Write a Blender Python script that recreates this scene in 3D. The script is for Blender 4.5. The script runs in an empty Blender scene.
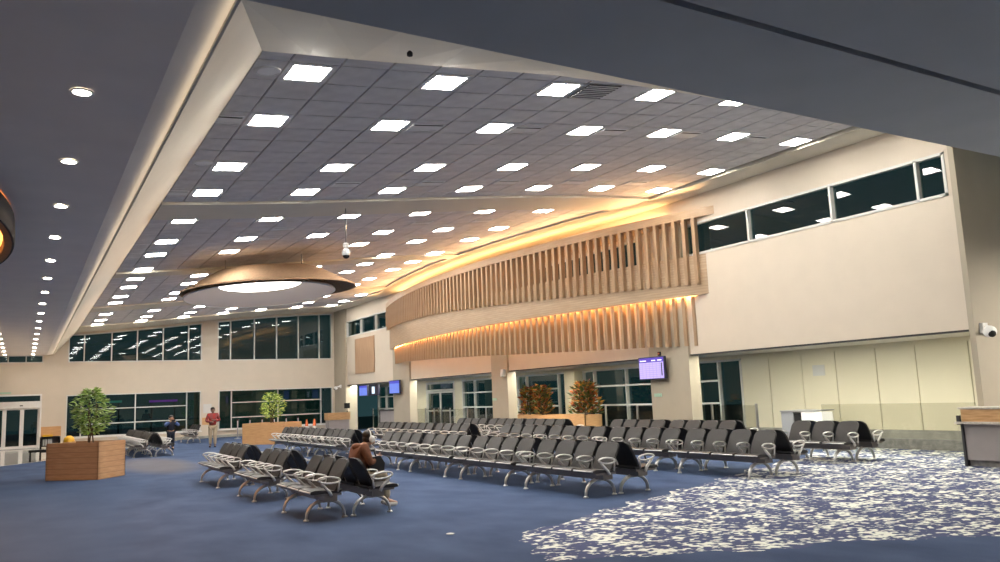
import bpy, math, random
import numpy as np
from mathutils import Matrix, Vector
random.seed(7)
C = bpy.context.scene.collection
PI = math.pi
# ------------------------------------------------------------------ camera, world, exposure
H = 1.75
def cam_setup():
    yaw, pit, rol = .5355, .1402, -.0407
    cy, sy, cp, sp = math.cos(yaw), math.sin(yaw), math.cos(pit), math.sin(pit)
    F = Vector((sy*cp, cy*cp, sp)); Rt = Vector((cy, -sy, 0)); U = Rt.cross(F)
    c, s = math.cos(rol), math.sin(rol)
    r = Rt*c + U*s; u = -Rt*s + U*c
    cam = bpy.data.cameras.new('camera'); o = bpy.data.objects.new('camera', cam); C.objects.link(o)
    m = Matrix.Identity(4)
    for i in range(3):
        m[i][0] = r[i]; m[i][1] = u[i]; m[i][2] = -F[i]
    m[2][3] = H
    o.matrix_world = m
    cam.sensor_width = 36; cam.lens = 806/1000*36; cam.clip_end = 300
    bpy.context.scene.camera = o
cam_setup()
sc = bpy.context.scene
w = bpy.data.worlds.new('night'); sc.world = w; w.use_nodes = True
w.node_tree.nodes['Background'].inputs[0].default_value = (.016, .040, .044, 1)
w.node_tree.nodes['Background'].inputs[1].default_value = 1.0
sc.view_settings.view_transform = 'Standard'; sc.view_settings.look = 'None'
sc.view_settings.gamma = 1; sc.view_settings.use_curve_mapping = False
sc.view_settings.exposure = 0.2
sc.cycles.max_bounces = 14; sc.cycles.diffuse_bounces = 8; sc.cycles.transparent_max_bounces = 16
PANEL = 50.0      # square ceiling light panels
DOWN = 14.0       # round downlights
COVE = 13.0       # warm strip on the wooden cornice
COVE2 = 62.0      # warm strip under the wooden band

# ------------------------------------------------------------------ materials
MATS = {}
def mat(name, col, rough=.6, metal=0, spec=.5, emit=None, es=0, noise=None, bump=0, nscale=20):
    m = bpy.data.materials.new(name); m.use_nodes = True; MATS[name] = m
    nt = m.node_tree; b = nt.nodes['Principled BSDF']
    b.inputs['Base Color'].default_value = (*col, 1); b.inputs['Roughness'].default_value = rough
    b.inputs['Metallic'].default_value = metal; b.inputs['Specular IOR Level'].default_value = spec
    if emit: b.inputs['Emission Color'].default_value = (*emit, 1); b.inputs['Emission Strength'].default_value = es
    if noise:
        tc = nt.nodes.new('ShaderNodeTexCoord'); nz = nt.nodes.new('ShaderNodeTexNoise'); nz.inputs['Scale'].default_value = nscale
        nz.inputs['Detail'].default_value = 4
        nt.links.new(tc.outputs['Object'], nz.inputs['Vector'])
        r = nt.nodes.new('ShaderNodeValToRGB'); r.color_ramp.elements[0].position = .3; r.color_ramp.elements[1].position = .7
        r.color_ramp.elements[0].color = (*[c*(1-noise) for c in col], 1); r.color_ramp.elements[1].color = (*[min(1, c*(1+noise)) for c in col], 1)
        nt.links.new(nz.outputs[0], r.inputs[0]); nt.links.new(r.outputs[0], b.inputs['Base Color'])
        if bump:
            bp = nt.nodes.new('ShaderNodeBump'); bp.inputs['Strength'].default_value = bump; bp.inputs['Distance'].default_value = .01
            nt.links.new(nz.outputs[0], bp.inputs['Height']); nt.links.new(bp.outputs[0], b.inputs['Normal'])
    return m
def wood(name, a, b_, scale=(1, 1, 1), planks=None, rough=.45):
    m = mat(name, a, rough); nt = m.node_tree; b = nt.nodes['Principled BSDF']
    tc = nt.nodes.new('ShaderNodeTexCoord'); mp = nt.nodes.new('ShaderNodeMapping'); mp.inputs['Scale'].default_value = scale
    nz = nt.nodes.new('ShaderNodeTexNoise'); nz.inputs['Scale'].default_value = 6; nz.inputs['Detail'].default_value = 6
    r = nt.nodes.new('ShaderNodeValToRGB'); r.color_ramp.elements[0].position = .32; r.color_ramp.elements[1].position = .68
    r.color_ramp.elements[0].color = (*a, 1); r.color_ramp.elements[1].color = (*b_, 1)
    L = nt.links.new
    L(tc.outputs['Object'], mp.inputs[0]); L(mp.outputs[0], nz.inputs['Vector']); L(nz.outputs[0], r.inputs[0])
    out = r.outputs[0]
    if planks:
        sp = nt.nodes.new('ShaderNodeSeparateXYZ'); L(tc.outputs['Object'], sp.inputs[0])
        mm = nt.nodes.new('ShaderNodeMath'); mm.operation = 'MULTIPLY'; mm.inputs[1].default_value = 1/planks; L(sp.outputs[2], mm.inputs[0])
        fr = nt.nodes.new('ShaderNodeMath'); fr.operation = 'FRACT'; L(mm.outputs[0], fr.inputs[0])
        gt = nt.nodes.new('ShaderNodeMath'); gt.operation = 'LESS_THAN'; gt.inputs[1].default_value = .12; L(fr.outputs[0], gt.inputs[0])
        mx = nt.nodes.new('ShaderNodeMix'); mx.data_type = 'RGBA'; L(gt.outputs[0], mx.inputs[0]); L(out, mx.inputs[6])
        mx.inputs[7].default_value = (*[c*.8 for c in a], 1); out = mx.outputs[2]
    L(out, b.inputs['Base Color'])
    return m
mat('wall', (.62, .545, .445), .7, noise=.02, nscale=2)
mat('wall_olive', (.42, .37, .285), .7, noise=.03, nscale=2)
mat('drywall', (.70, .655, .545), .75, noise=.02, nscale=2)
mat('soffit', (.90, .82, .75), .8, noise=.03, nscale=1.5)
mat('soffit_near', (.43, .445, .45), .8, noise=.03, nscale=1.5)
mat('black', (.004, .004, .004), .8)
mat('tile', (.68, .66, .655), .9, noise=.10, nscale=3, bump=.05)
mat('tbar', (.03, .03, .033), .8)
mat('white', (.75, .75, .73), .5)
mat('white_frame', (.62, .63, .60), .4)
mat('vent', (.85, .85, .85), .5)
mat('panel_glow', (.9, .9, .9), .5, emit=(1, .955, .88), es=PANEL)
mat('down_glow', (.9, .9, .9), .5, emit=(1, .93, .82), es=DOWN*7)
mat('near_fill_glow', (.9, .9, .9), .5, emit=(1, .93, .82), es=330)
mat('wash_fill_glow', (.9, .9, .9), .5, emit=(1, .93, .82), es=3600)
mat('under_fill_glow', (.9, .9, .9), .5, emit=(1, .97, .82), es=52)
mat('cove_glow', (.9, .8, .6), .5, emit=(1, .62, .28), es=COVE)
mat('cove_glow_low', (.9, .7, .5), .5, emit=(1, .52, .22), es=COVE2)
mat('cove_glow_left', (.9, .9, .8), .5, emit=(1, .90, .74), es=2.6)
mat('pendant_glow', (.9, .9, .9), .5, emit=(1, .94, .82), es=9)
mat('ring_glow', (.9, .6, .3), .5, emit=(1, .38, .08), es=3.0)
mat('panel_yellow', (.70, .655, .50), .35, noise=.01, nscale=1)
mat('kerb', (.29, .29, .26), .7, noise=.2, nscale=3)
mat('ledge_stone', (.22, .215, .205), .4, noise=.25, nscale=9)
mat('stone_top', (.45, .42, .38), .3, noise=.45, nscale=40)
wood('oak_slat', (.30, .19, .105), (.41, .28, .165), (1.5, 1.5, .25))
wood('oak_band', (.38, .265, .165), (.46, .34, .22), (.3, .3, 3), planks=.075)
wood('oak_cornice', (.40, .275, .165), (.48, .35, .22), (.3, .3, 3))
wood('planter_wood', (.42, .24, .12), (.52, .32, .175), (.6, .6, 5), planks=.14)
wood('planter_wood_light', (.56, .31, .13), (.66, .39, .18), (.6, .6, 5))
wood('desk_wood', (.42, .24, .10), (.60, .37, .18), (.5, .5, 6))
wood('wood_panel', (.40, .25, .15), (.46, .30, .185), (2, 2, .3))
mat('pendant_inner', (.80, .68, .60), .7)
mat('seat_black', (.024, .022, .022), .42, noise=.15, nscale=60)
mat('seat_grey', (.015, .0135, .013), .46, spec=.4, noise=.12, nscale=80)
mat('seat_back_shell', (.007, .007, .008), .5)
mat('chrome', (.62, .61, .59), .42, metal=.75)
mat('beam_metal', (.20, .18, .17), .35, metal=.7)
mat('steel', (.45, .45, .45), .3, metal=.9)
mat('lamp_ring', (.8, .8, .78), .4)
mat('grey_lam', (.30, .275, .27), .5, noise=.04, nscale=4)
mat('grey_metal', (.36, .37, .39), .35, metal=.3)
mat('leaf', (.10, .20, .025), .5)
mat('bark', (.12, .08, .05), .9)
mat('soil', (.55, .52, .46), .95, noise=.3, nscale=30)
mat('skin', (.48, .28, .19), .5)
mat('skin_dark', (.20, .11, .07), .5)
mat('hair', (.012, .009, .008), .5)
mat('brown_cloth', (.16, .062, .03), .9, noise=.2, nscale=25)
mat('khaki', (.43, .35, .24), .9, noise=.1, nscale=20)
mat('navy', (.012, .015, .03), .9)
mat('blue_shirt', (.10, .17, .42), .8)
mat('shoe_white', (.70, .66, .60), .6)
mat('bag_black', (.008, .008, .009), .45)
mat('yellow', (.75, .42, .02), .5)
mat('orange', (.75, .17, .05), .5)
mat('paper', (.6, .6, .58), .7)
mat('screen_frame', (.02, .02, .05), .4)
# plaid
def plaid():
    m = mat('plaid', (.3, .05, .04), .9); nt = m.node_tree; b = nt.nodes['Principled BSDF']
    tc = nt.nodes.new('ShaderNodeTexCoord'); ck = nt.nodes.new('ShaderNodeTexChecker'); ck.inputs['Scale'].default_value = 9
    ck.inputs[1].default_value = (.34, .035, .03, 1); ck.inputs[2].default_value = (.22, .06, .06, 1)
    nt.links.new(tc.outputs['Object'], ck.inputs[0]); nt.links.new(ck.outputs[0], b.inputs['Base Color'])
plaid()
def leaf_var(name, cols):
    m = mat(name, cols[0], .45); nt = m.node_tree; b = nt.nodes['Principled BSDF']
    g = nt.nodes.new('ShaderNodeNewGeometry'); r = nt.nodes.new('ShaderNodeValToRGB'); r.color_ramp.interpolation = 'CONSTANT'
    el = r.color_ramp.elements
    while len(el) < len(cols): el.new(.5)
    for i, c in enumerate(cols): el[i].position = i/len(cols); el[i].color = (*c, 1)
    nt.links.new(g.outputs['Random Per Island'], r.inputs[0]); nt.links.new(r.outputs[0], b.inputs['Base Color'])
leaf_var('leaf_green', [(.24, .38, .06), (.30, .44, .09), (.16, .30, .05), (.38, .50, .16)])
leaf_var('leaf_lime', [(.32, .48, .07), (.40, .55, .10), (.24, .38, .06), (.46, .58, .18)])
leaf_var('leaf_croton', [(.06, .09, .02), (.42, .12, .02), (.55, .27, .03), (.10, .12, .03), (.30, .06, .03), (.08, .10, .02)])
def glass(name, tint=.3, ior=1.6, col=(.55, .85, .82)):
    m = bpy.data.materials.new(name); m.use_nodes = True; MATS[name] = m; nt = m.node_tree; nt.nodes.clear()
    o = nt.nodes.new('ShaderNodeOutputMaterial'); mx = nt.nodes.new('ShaderNodeMixShader'); t = nt.nodes.new('ShaderNodeBsdfTransparent')
    g = nt.nodes.new('ShaderNodeBsdfGlossy'); g.inputs['Roughness'].default_value = .02; g.inputs['Color'].default_value = (.95, 1, 1, 1)
    f = nt.nodes.new('ShaderNodeFresnel'); ge = nt.nodes.new('ShaderNodeNewGeometry'); mr = nt.nodes.new('ShaderNodeMapRange')
    mr.inputs[3].default_value = ior; mr.inputs[4].default_value = 1/ior; nt.links.new(ge.outputs['Backfacing'], mr.inputs[0]); nt.links.new(mr.outputs[0], f.inputs['IOR'])
    t.inputs[0].default_value = (*[tint*c for c in col], 1)
    L = nt.links.new; L(f.outputs[0], mx.inputs[0]); L(t.outputs[0], mx.inputs[1]); L(g.outputs[0], mx.inputs[2]); L(mx.outputs[0], o.inputs[0])
glass('night_glass', .45, 1.55)
glass('clear_glass', .88, 1.35, (1, 1, .97))
# carpet: zones of the carpet itself in world metres
def carpet():
    m = mat('carpet', (.1, .14, .25), .95, spec=.1); nt = m.node_tree; b = nt.nodes['Principled BSDF']; L = nt.links.new
    N = nt.nodes.new
    def M(op, a, b2=None, cl=False):
        n = N('ShaderNodeMath'); n.operation = op; n.use_clamp = cl
        for i, v in enumerate((a, b2)):
            if v is None: continue
            if isinstance(v, (int, float)): n.inputs[i].default_value = v
            else: L(v, n.inputs[i])
        return n.outputs[0]
    tc = N('ShaderNodeTexCoord'); sp = N('ShaderNodeSeparateXYZ'); L(tc.outputs['Object'], sp.inputs[0])
    x, y = sp.outputs[0], sp.outputs[1]
    def noise(s, det=3, sc3=(1, 1, 1)):
        mp = N('ShaderNodeMapping'); mp.inputs['Scale'].default_value = sc3; L(tc.outputs['Object'], mp.inputs[0])
        n = N('ShaderNodeTexNoise'); n.inputs['Scale'].default_value = s; n.inputs['Detail'].default_value = det; L(mp.outputs[0], n.inputs['Vector']); return n.outputs[0]
    def half(p, q, wob, soft):   # + to the right of p->q
        dx, dy = q[0]-p[0], q[1]-p[1]; l = math.hypot(dx, dy); nx, ny = dy/l, -dx/l
        d = M('ADD', M('MULTIPLY', x, nx), M('MULTIPLY', y, ny)); d = M('SUBTRACT', d, p[0]*nx+p[1]*ny); d = M('ADD', d, wob)
        return M('ADD', M('MULTIPLY', d, 1/soft), .5, True)
    n1 = noise(1.1, 4); wob = M('MULTIPLY', M('SUBTRACT', n1, .5), .9)
    z1 = half((5.75, 9.1), (15.1, 13.0), wob, .5)
    z2 = half((9.34, 5.18), (4.78, 7.36), wob, .5)
    z3 = half((4.78, 7.36), (5.65, 9.28), wob, .5)
    zone = M('MULTIPLY', M('MULTIPLY', z1, z2), M('GREATER_THAN', z3, .5))
    pat = M('ADD', noise(9, 10, (1, 1.2, 1)), M('MULTIPLY', M('SUBTRACT', noise(2.4, 2), .5), .62))
    pm = M('MULTIPLY', M('SUBTRACT', pat, .505), 11, True)
    fac = M('MULTIPLY', pm, M('GREATER_THAN', zone, .5))
    fine = noise(90, 2)
    br = N('ShaderNodeValToRGB'); br.color_ramp.elements[0].position = .3; br.color_ramp.elements[1].position = .7
    br.color_ramp.elements[0].color = (.036, .058, .115, 1); br.color_ramp.elements[1].color = (.080, .118, .212, 1)
    L(M('ADD', M('MULTIPLY', noise(1.3, 6, (1, .6, 1)), .65), M('MULTIPLY', fine, .35)), br.inputs[0])
    def mix(f, a, c2):
        n = N('ShaderNodeMix'); n.data_type = 'RGBA'; L(f, n.inputs[0]) if not isinstance(f, float) else None
        (L(a, n.inputs[6]) if not isinstance(a, tuple) else setattr(n.inputs[6], 'default_value', (*a, 1)))
        (L(c2, n.inputs[7]) if not isinstance(c2, tuple) else setattr(n.inputs[7], 'default_value', (*c2, 1)))
        return n.outputs[2]
    # plain bluer field on the left, browner patch by the planter
    zl = M('MULTIPLY', half((2.6, 22.5), (1.0, 10.0), M('MULTIPLY', M('SUBTRACT', noise(.9, 3), .5), 1.4), .4), M('LESS_THAN', y, 23.5))
    c = mix(M('MULTIPLY', zl, .55), br.outputs[0], (.052, .090, .175))
    ex = M('DIVIDE', M('SUBTRACT', x, 3.7), 1.1); ey = M('DIVIDE', M('SUBTRACT', y, 28), 4.2)
    el = M('SUBTRACT', 1.35, M('ADD', M('MULTIPLY', ex, ex), M('MULTIPLY', ey, ey)), True)
    c = mix(M('MULTIPLY', el, .5), c, (.20, .17, .14))
    zi = M('GREATER_THAN', zone, .5)
    c = mix(M('MULTIPLY', zi, .7), c, (.085, .098, .19))
    c = mix(fac, c, (.80, .82, .74))
    L(c, b.inputs['Base Color'])
    bp = N('ShaderNodeBump'); bp.inputs['Strength'].default_value = .3; bp.inputs['Distance'].default_value = .01; L(fine, bp.inputs['Height']); L(bp.outputs[0], b.inputs['Normal'])
carpet()
mat('polished', (.55, .53, .50), .12, noise=.06, nscale=3)
# flight information display: flat print made of bands and cells (object coords: y across 0..1, z up 0..1)
def display(name, head, body, line):
    m = mat(name, body, .4); nt = m.node_tree; b = nt.nodes['Principled BSDF']; L = nt.links.new; N = nt.nodes.new
    tc = N('ShaderNodeTexCoord'); sp = N('ShaderNodeSeparateXYZ'); L(tc.outputs['Object'], sp.inputs[0])
    def M(op, a, c):
        n = N('ShaderNodeMath'); n.operation = op
        for i, v in enumerate((a, c)):
            if isinstance(v, (int, float)): n.inputs[i].default_value = v
            else: L(v, n.inputs[i])
        return n.outputs[0]
    rows = M('GREATER_THAN', M('FRACT', M('MULTIPLY', sp.outputs[2], 10), 0), .82)
    cols = M('GREATER_THAN', M('FRACT', M('MULTIPLY', sp.outputs[0], 7), 0), .9)
    g = M('MAXIMUM', rows, cols)
    def mix(f, a, c2):
        n = N('ShaderNodeMix'); n.data_type = 'RGBA'; L(f, n.inputs[0])
        (L(a, n.inputs[6]) if not isinstance(a, tuple) else setattr(n.inputs[6], 'default_value', (*a, 1)))
        n.inputs[7].default_value = (*c2, 1); return n.outputs[2]
    c = mix(g, body, line)
    c = mix(M('GREATER_THAN', sp.outputs[2], .78), c, head)
    b.inputs['Base Color'].default_value = (0.02, .02, .02, 1)
    L(c, b.inputs['Emission Color']); b.inputs['Emission Strength'].default_value = 1.0
display('display', (.09, .045, .50), (.60, .48, .98), (.40, .30, .86))
display('display_blue', (.05, .06, .55), (.16, .25, .80), (.12, .18, .65))
mat('display_white', (.5, .6, .7), .4, emit=(.55, .72, .85), es=1.0)
mat('display_text', (.8, .8, .9), .4, emit=(.85, .8, 1), es=.9)
mat('purple_glow', (.2, 0, .3), .5, emit=(.35, .03, .6), es=.5)
mat('teal_glow', (0, .2, .15), .5, emit=(.02, .35, .28), es=.4)
mat('night_ground', (.02, .03, .03), .8)
mat('lantern_glow', (.9, .6, .3), .5, emit=(1, .62, .25), es=2.5)

# ------------------------------------------------------------------ mesh helpers
class MB:
    def __init__(s): s.v = []; s.f = []; s.smooth = False
    def add(s, vs, fs):
        n = len(s.v); s.v += [tuple(v) for v in vs]; s.f += [tuple(i+n for i in f) for f in fs]; return s
    def box(s, a, b):
        x0, y0, z0 = a; x1, y1, z1 = b
        return s.add([(x0,y0,z0),(x1,y0,z0),(x1,y1,z0),(x0,y1,z0),(x0,y0,z1),(x1,y0,z1),(x1,y1,z1),(x0,y1,z1)],
                     [(3,2,1,0),(4,5,6,7),(0,1,5,4),(1,2,6,5),(2,3,7,6),(3,0,4,7)])
    def prism(s, poly, axis, a, b):   # poly in the two other axes (cyclic order), extruded a..b
        def P(p, t): return {0: (t, p[0], p[1]), 1: (p[0], t, p[1]), 2: (p[0], p[1], t)}[axis]
        n = len(poly)
        return s.add([P(p, a) for p in poly]+[P(p, b) for p in poly],
                     [tuple(range(n-1, -1, -1)), tuple(range(n, 2*n))]+[(i, (i+1) % n, n+(i+1) % n, n+i) for i in range(n)])
    def tube(s, pts, r, seg=8, closed=False, flat=(1, 1)):
        pts = [Vector(p) for p in pts]; n = len(pts); rr = r if isinstance(r, (list, tuple)) else [r]*n
        vs = []; up = Vector((0, 1, .001))
        for i, p in enumerate(pts):
            if closed: t = (pts[(i+1) % n]-pts[i-1])
            else: t = (pts[min(i+1, n-1)]-pts[max(i-1, 0)])
            t.normalize(); a = up-t*up.dot(t)
            if a.length < .05: a = Vector((1, 0, 0))-t*t.x
            a.normalize(); b = t.cross(a)
            for k in range(seg):
                an = 2*PI*k/seg; vs.append(p+a*math.cos(an)*rr[i]*flat[0]+b*math.sin(an)*rr[i]*flat[1])
        fs = []
        m = n if closed else n-1
        for i in range(m):
            j = (i+1) % n
            for k in range(seg): fs.append((i*seg+k, i*seg+(k+1) % seg, j*seg+(k+1) % seg, j*seg+k))
        if not closed: fs += [tuple(range(seg-1, -1, -1)), tuple((n-1)*seg+k for k in range(seg))]
        s.smooth = True
        return s.add(vs, fs)
    def lathe(s, prof, c=(0, 0, 0), seg=24, cap=True):
        vs = []; fs = []
        for r, z in prof:
            for k in range(seg): an = 2*PI*k/seg; vs.append((c[0]+r*math.cos(an), c[1]+r*math.sin(an), c[2]+z))
        for i in range(len(prof)-1):
            for k in range(seg): fs.append((i*seg+k, i*seg+(k+1) % seg, (i+1)*seg+(k+1) % seg, (i+1)*seg+k))
        if cap: fs += [tuple(range(seg-1, -1, -1)), tuple((len(prof)-1)*seg+k for k in range(seg))]
        return s.add(vs, fs)
    def ball(s, c, r, n=8, m=12):
        if not isinstance(r, (tuple, list)): r = (r, r, r)
        vs = [(c[0], c[1], c[2]-r[2])]; fs = []
        for i in range(1, n):
            th = PI*i/n
            for k in range(m): an = 2*PI*k/m; vs.append((c[0]+r[0]*math.sin(th)*math.cos(an), c[1]+r[1]*math.sin(th)*math.sin(an), c[2]-r[2]*math.cos(th)))
        vs.append((c[0], c[1], c[2]+r[2])); N = len(vs)-1
        for k in range(m): fs.append((0, 1+(k+1) % m, 1+k)); fs.append((N, N-m+k, N-m+(k+1) % m))
        for i in range(n-2):
            for k in range(m): fs.append((1+i*m+k, 1+i*m+(k+1) % m, 1+(i+1)*m+(k+1) % m, 1+(i+1)*m+k))
        s.smooth = True
        return s.add(vs, fs)
    def mesh(s, name, m):
        me = bpy.data.meshes.new(name); me.from_pydata(s.v, [], s.f); me.update()
        if m: me.materials.append(MATS[m])
        if s.smooth: me.shade_smooth()
        return me
    def build(s, name, m, parent=None): return link(name, s.mesh(name, m), parent)
def link(name, me, parent=None, loc=None, rot=None, scale=None):
    o = bpy.data.objects.new(name, me); C.objects.link(o)
    if parent: o.parent = parent
    if loc: o.location = loc
    if rot: o.rotation_euler = rot
    if scale: o.scale = scale
    return o
def tag(o, label, cat, group=None):
    o['label'] = label; o['category'] = cat
    if group: o['group'] = group
    return o
def thing(name, label, cat, loc=(0, 0, 0), rz=0, group=None):
    o = bpy.data.objects.new(name, None); C.objects.link(o); o.location = loc; o.rotation_euler = (0, 0, rz)
    o.empty_display_size = .2
    return tag(o, label, cat, group)
def struct(o, label=None):
    o['kind'] = 'structure'
    if label: o['label'] = label
    return o
def smooth_by_angle(o, ang=40):
    me = o.data; me.shade_smooth()
    try: me.set_sharp_from_angle(angle=math.radians(ang))
    except Exception: pass
ORD = ['first', 'second', 'third', 'fourth', 'fifth', 'sixth', 'seventh', 'eighth', 'ninth', 'tenth', 'eleventh', 'twelfth', 'thirteenth', 'fourteenth', 'fifteenth', 'sixteenth', 'seventeenth', 'eighteenth']

# ------------------------------------------------------------------ main dimensions
K = 1.1
def kz(z): return H+K*(z-H)
YF = 48.2                 # far wall
XW = 16.6                 # upper right wall
YC = 9.317                # corner where the hall begins
ZB = 2.685                # underside of the upper right wall
XS = 19.3                 # glazed wall under the upper wall
ZS = 4.731                # low soffit
_px = np.array([2.1, 2.8, 4.63, 6.46, 8.29, 10.12, 11.95, 13.78, 15.1])*K
_pz = H+K*(np.array([5.59, 5.66, 5.82, 6.05, 6.26, 6.46, 6.62, 6.74, 6.81])-H)
_pf = np.polyfit(_px, _pz, 3)
def prof(x): return float(np.polyval(_pf, x))
def slope(x): return math.atan((prof(x+.01)-prof(x-.01))/.02)
AC = (54.38, 28.05); AR = 39.6       # arc of the wooden screen in plan
def arcx(y, R=AR): return AC[0]-math.sqrt(R*R-(y-AC[1])**2)
XB1 = 15.62
def bound(y):
    if y < 17.49 or y > 38.0: return XB1
    return min(XB1, arcx(y, AR+.5))

# ------------------------------------------------------------------ floor
def build_floor():
    o = struct(MB().box((-9, -6, -.1), (26, YF+.3, 0)).build('floor', 'carpet'), 'blue carpet with a white speckled field at the right')
    p = [(-9, 26), (-.59, 33.3), (.9, 35.2), (4.2, 41.5), (7.1, 46.9), (7.6, YF), (-9, YF)]
    struct(MB().prism(p, 2, .0, .006).build('floor_polished', 'polished'), 'pale polished floor in front of the glass doors')
    struct(MB().box((-40, YF+.4, -.2), (60, 90, -.1)).build('floor_outside', 'night_ground'), 'dark ground outside the far windows')
    struct(MB().box((XS+.6, -6, -.2), (60, YF+.3, -.1)).build('floor_outside', 'night_ground'), 'dark ground outside the glazed wall on the right')
build_floor()

# ------------------------------------------------------------------ glazing
def window_x(name, plane_y, xs, zrows, toprow=None, label='', fr=.05, full_ends=True, rows_for=None, recess=.10):
    """window in a wall of constant y. xs pane edges; zrows(col)->list of z edges (functions allowed for the top)"""
    root = bpy.data.objects.new(name, None); C.objects.link(root); root.location = (xs[0], plane_y, 0); struct(root, label)
    def P(x): return x-xs[0]
    yf0, yf1 = -.02, recess+.04
    m = MB()
    for i, x in enumerate(xs):
        z0 = zrows(min(i, len(xs)-2))[0]; zt = zrows(min(i, len(xs)-2))[-1]
        t = zt(x) if callable(zt) else zt
        a = x if i == 0 else x-fr/2; b = x+fr if i == 0 else (x if i == len(xs)-1 else x+fr/2)
        if i == len(xs)-1: a = x-fr
        q = MB().box((P(a), yf0, z0), (P(b), yf1, t)); q.build('mullion', 'white_frame', root)
    for i in range(len(xs)-1):
        zz = zrows(i)
        for j, z in enumerate(zz):
            a, b = xs[i], xs[i+1]
            za, zb = (z(a), z(b)) if callable(z) else (z, z)
            lo = fr/2; hi = fr/2
            if j == 0: lo = 0; hi = fr
            if j == len(zz)-1: lo = fr; hi = 0
            MB().add([(P(a), yf0, za-lo), (P(b), yf0, zb-lo), (P(b), yf1, zb-lo), (P(a), yf1, za-lo), (P(a), yf0, za+hi), (P(b), yf0, zb+hi), (P(b), yf1, zb+hi), (P(a), yf1, za+hi)],
                     [(3,2,1,0),(4,5,6,7),(0,1,5,4),(1,2,6,5),(2,3,7,6),(3,0,4,7)]).build('transom', 'white_frame', root)
        for j in range(len(zz)-1):
            f = lambda z, x: z(x) if callable(z) else z
            a, b = xs[i]+fr/2, xs[i+1]-fr/2
            MB().add([(P(a), recess, f(zz[j], a)), (P(b), recess, f(zz[j], b)), (P(b), recess, f(zz[j+1], b)), (P(a), recess, f(zz[j+1], a))], [(0, 1, 2, 3)]).build('pane', 'night_glass', root)
    return root
def window_y(name, plane_x, ys, zrows, label='', fr=.06, recess=.10, dirn=1, glassm='night_glass'):
    root = bpy.data.objects.new(name, None); C.objects.link(root); root.location = (plane_x, ys[0], 0); struct(root, label)
    P = lambda y: y-ys[0]
    x0, x1 = -.02, recess+.04
    for i, y in enumerate(ys):
        zz = zrows(min(i, len(ys)-2))
        a = y if i == 0 else (y-fr if i == len(ys)-1 else y-fr/2)
        MB().box((x0, P(a), zz[0]), (x1, P(a+fr), zz[-1])).build('mullion', 'white_frame', root)
    for i in range(len(ys)-1):
        zz = zrows(i)
        for j, z in enumerate(zz):
            lo, hi = (0, fr) if j == 0 else ((fr, 0) if j == len(zz)-1 else (fr/2, fr/2))
            MB().box((x0, P(ys[i]), z-lo), (x1, P(ys[i+1]), z+hi)).build('transom', 'white_frame', root)
        for j in range(len(zz)-1):
            a, b = P(ys[i])+fr/2, P(ys[i+1])-fr/2
            MB().add([(recess, b, zz[j]), (recess, a, zz[j]), (recess, a, zz[j+1]), (recess, b, zz[j+1])], [(0, 1, 2, 3)]).build('pane', glassm, root)
    return root

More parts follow.
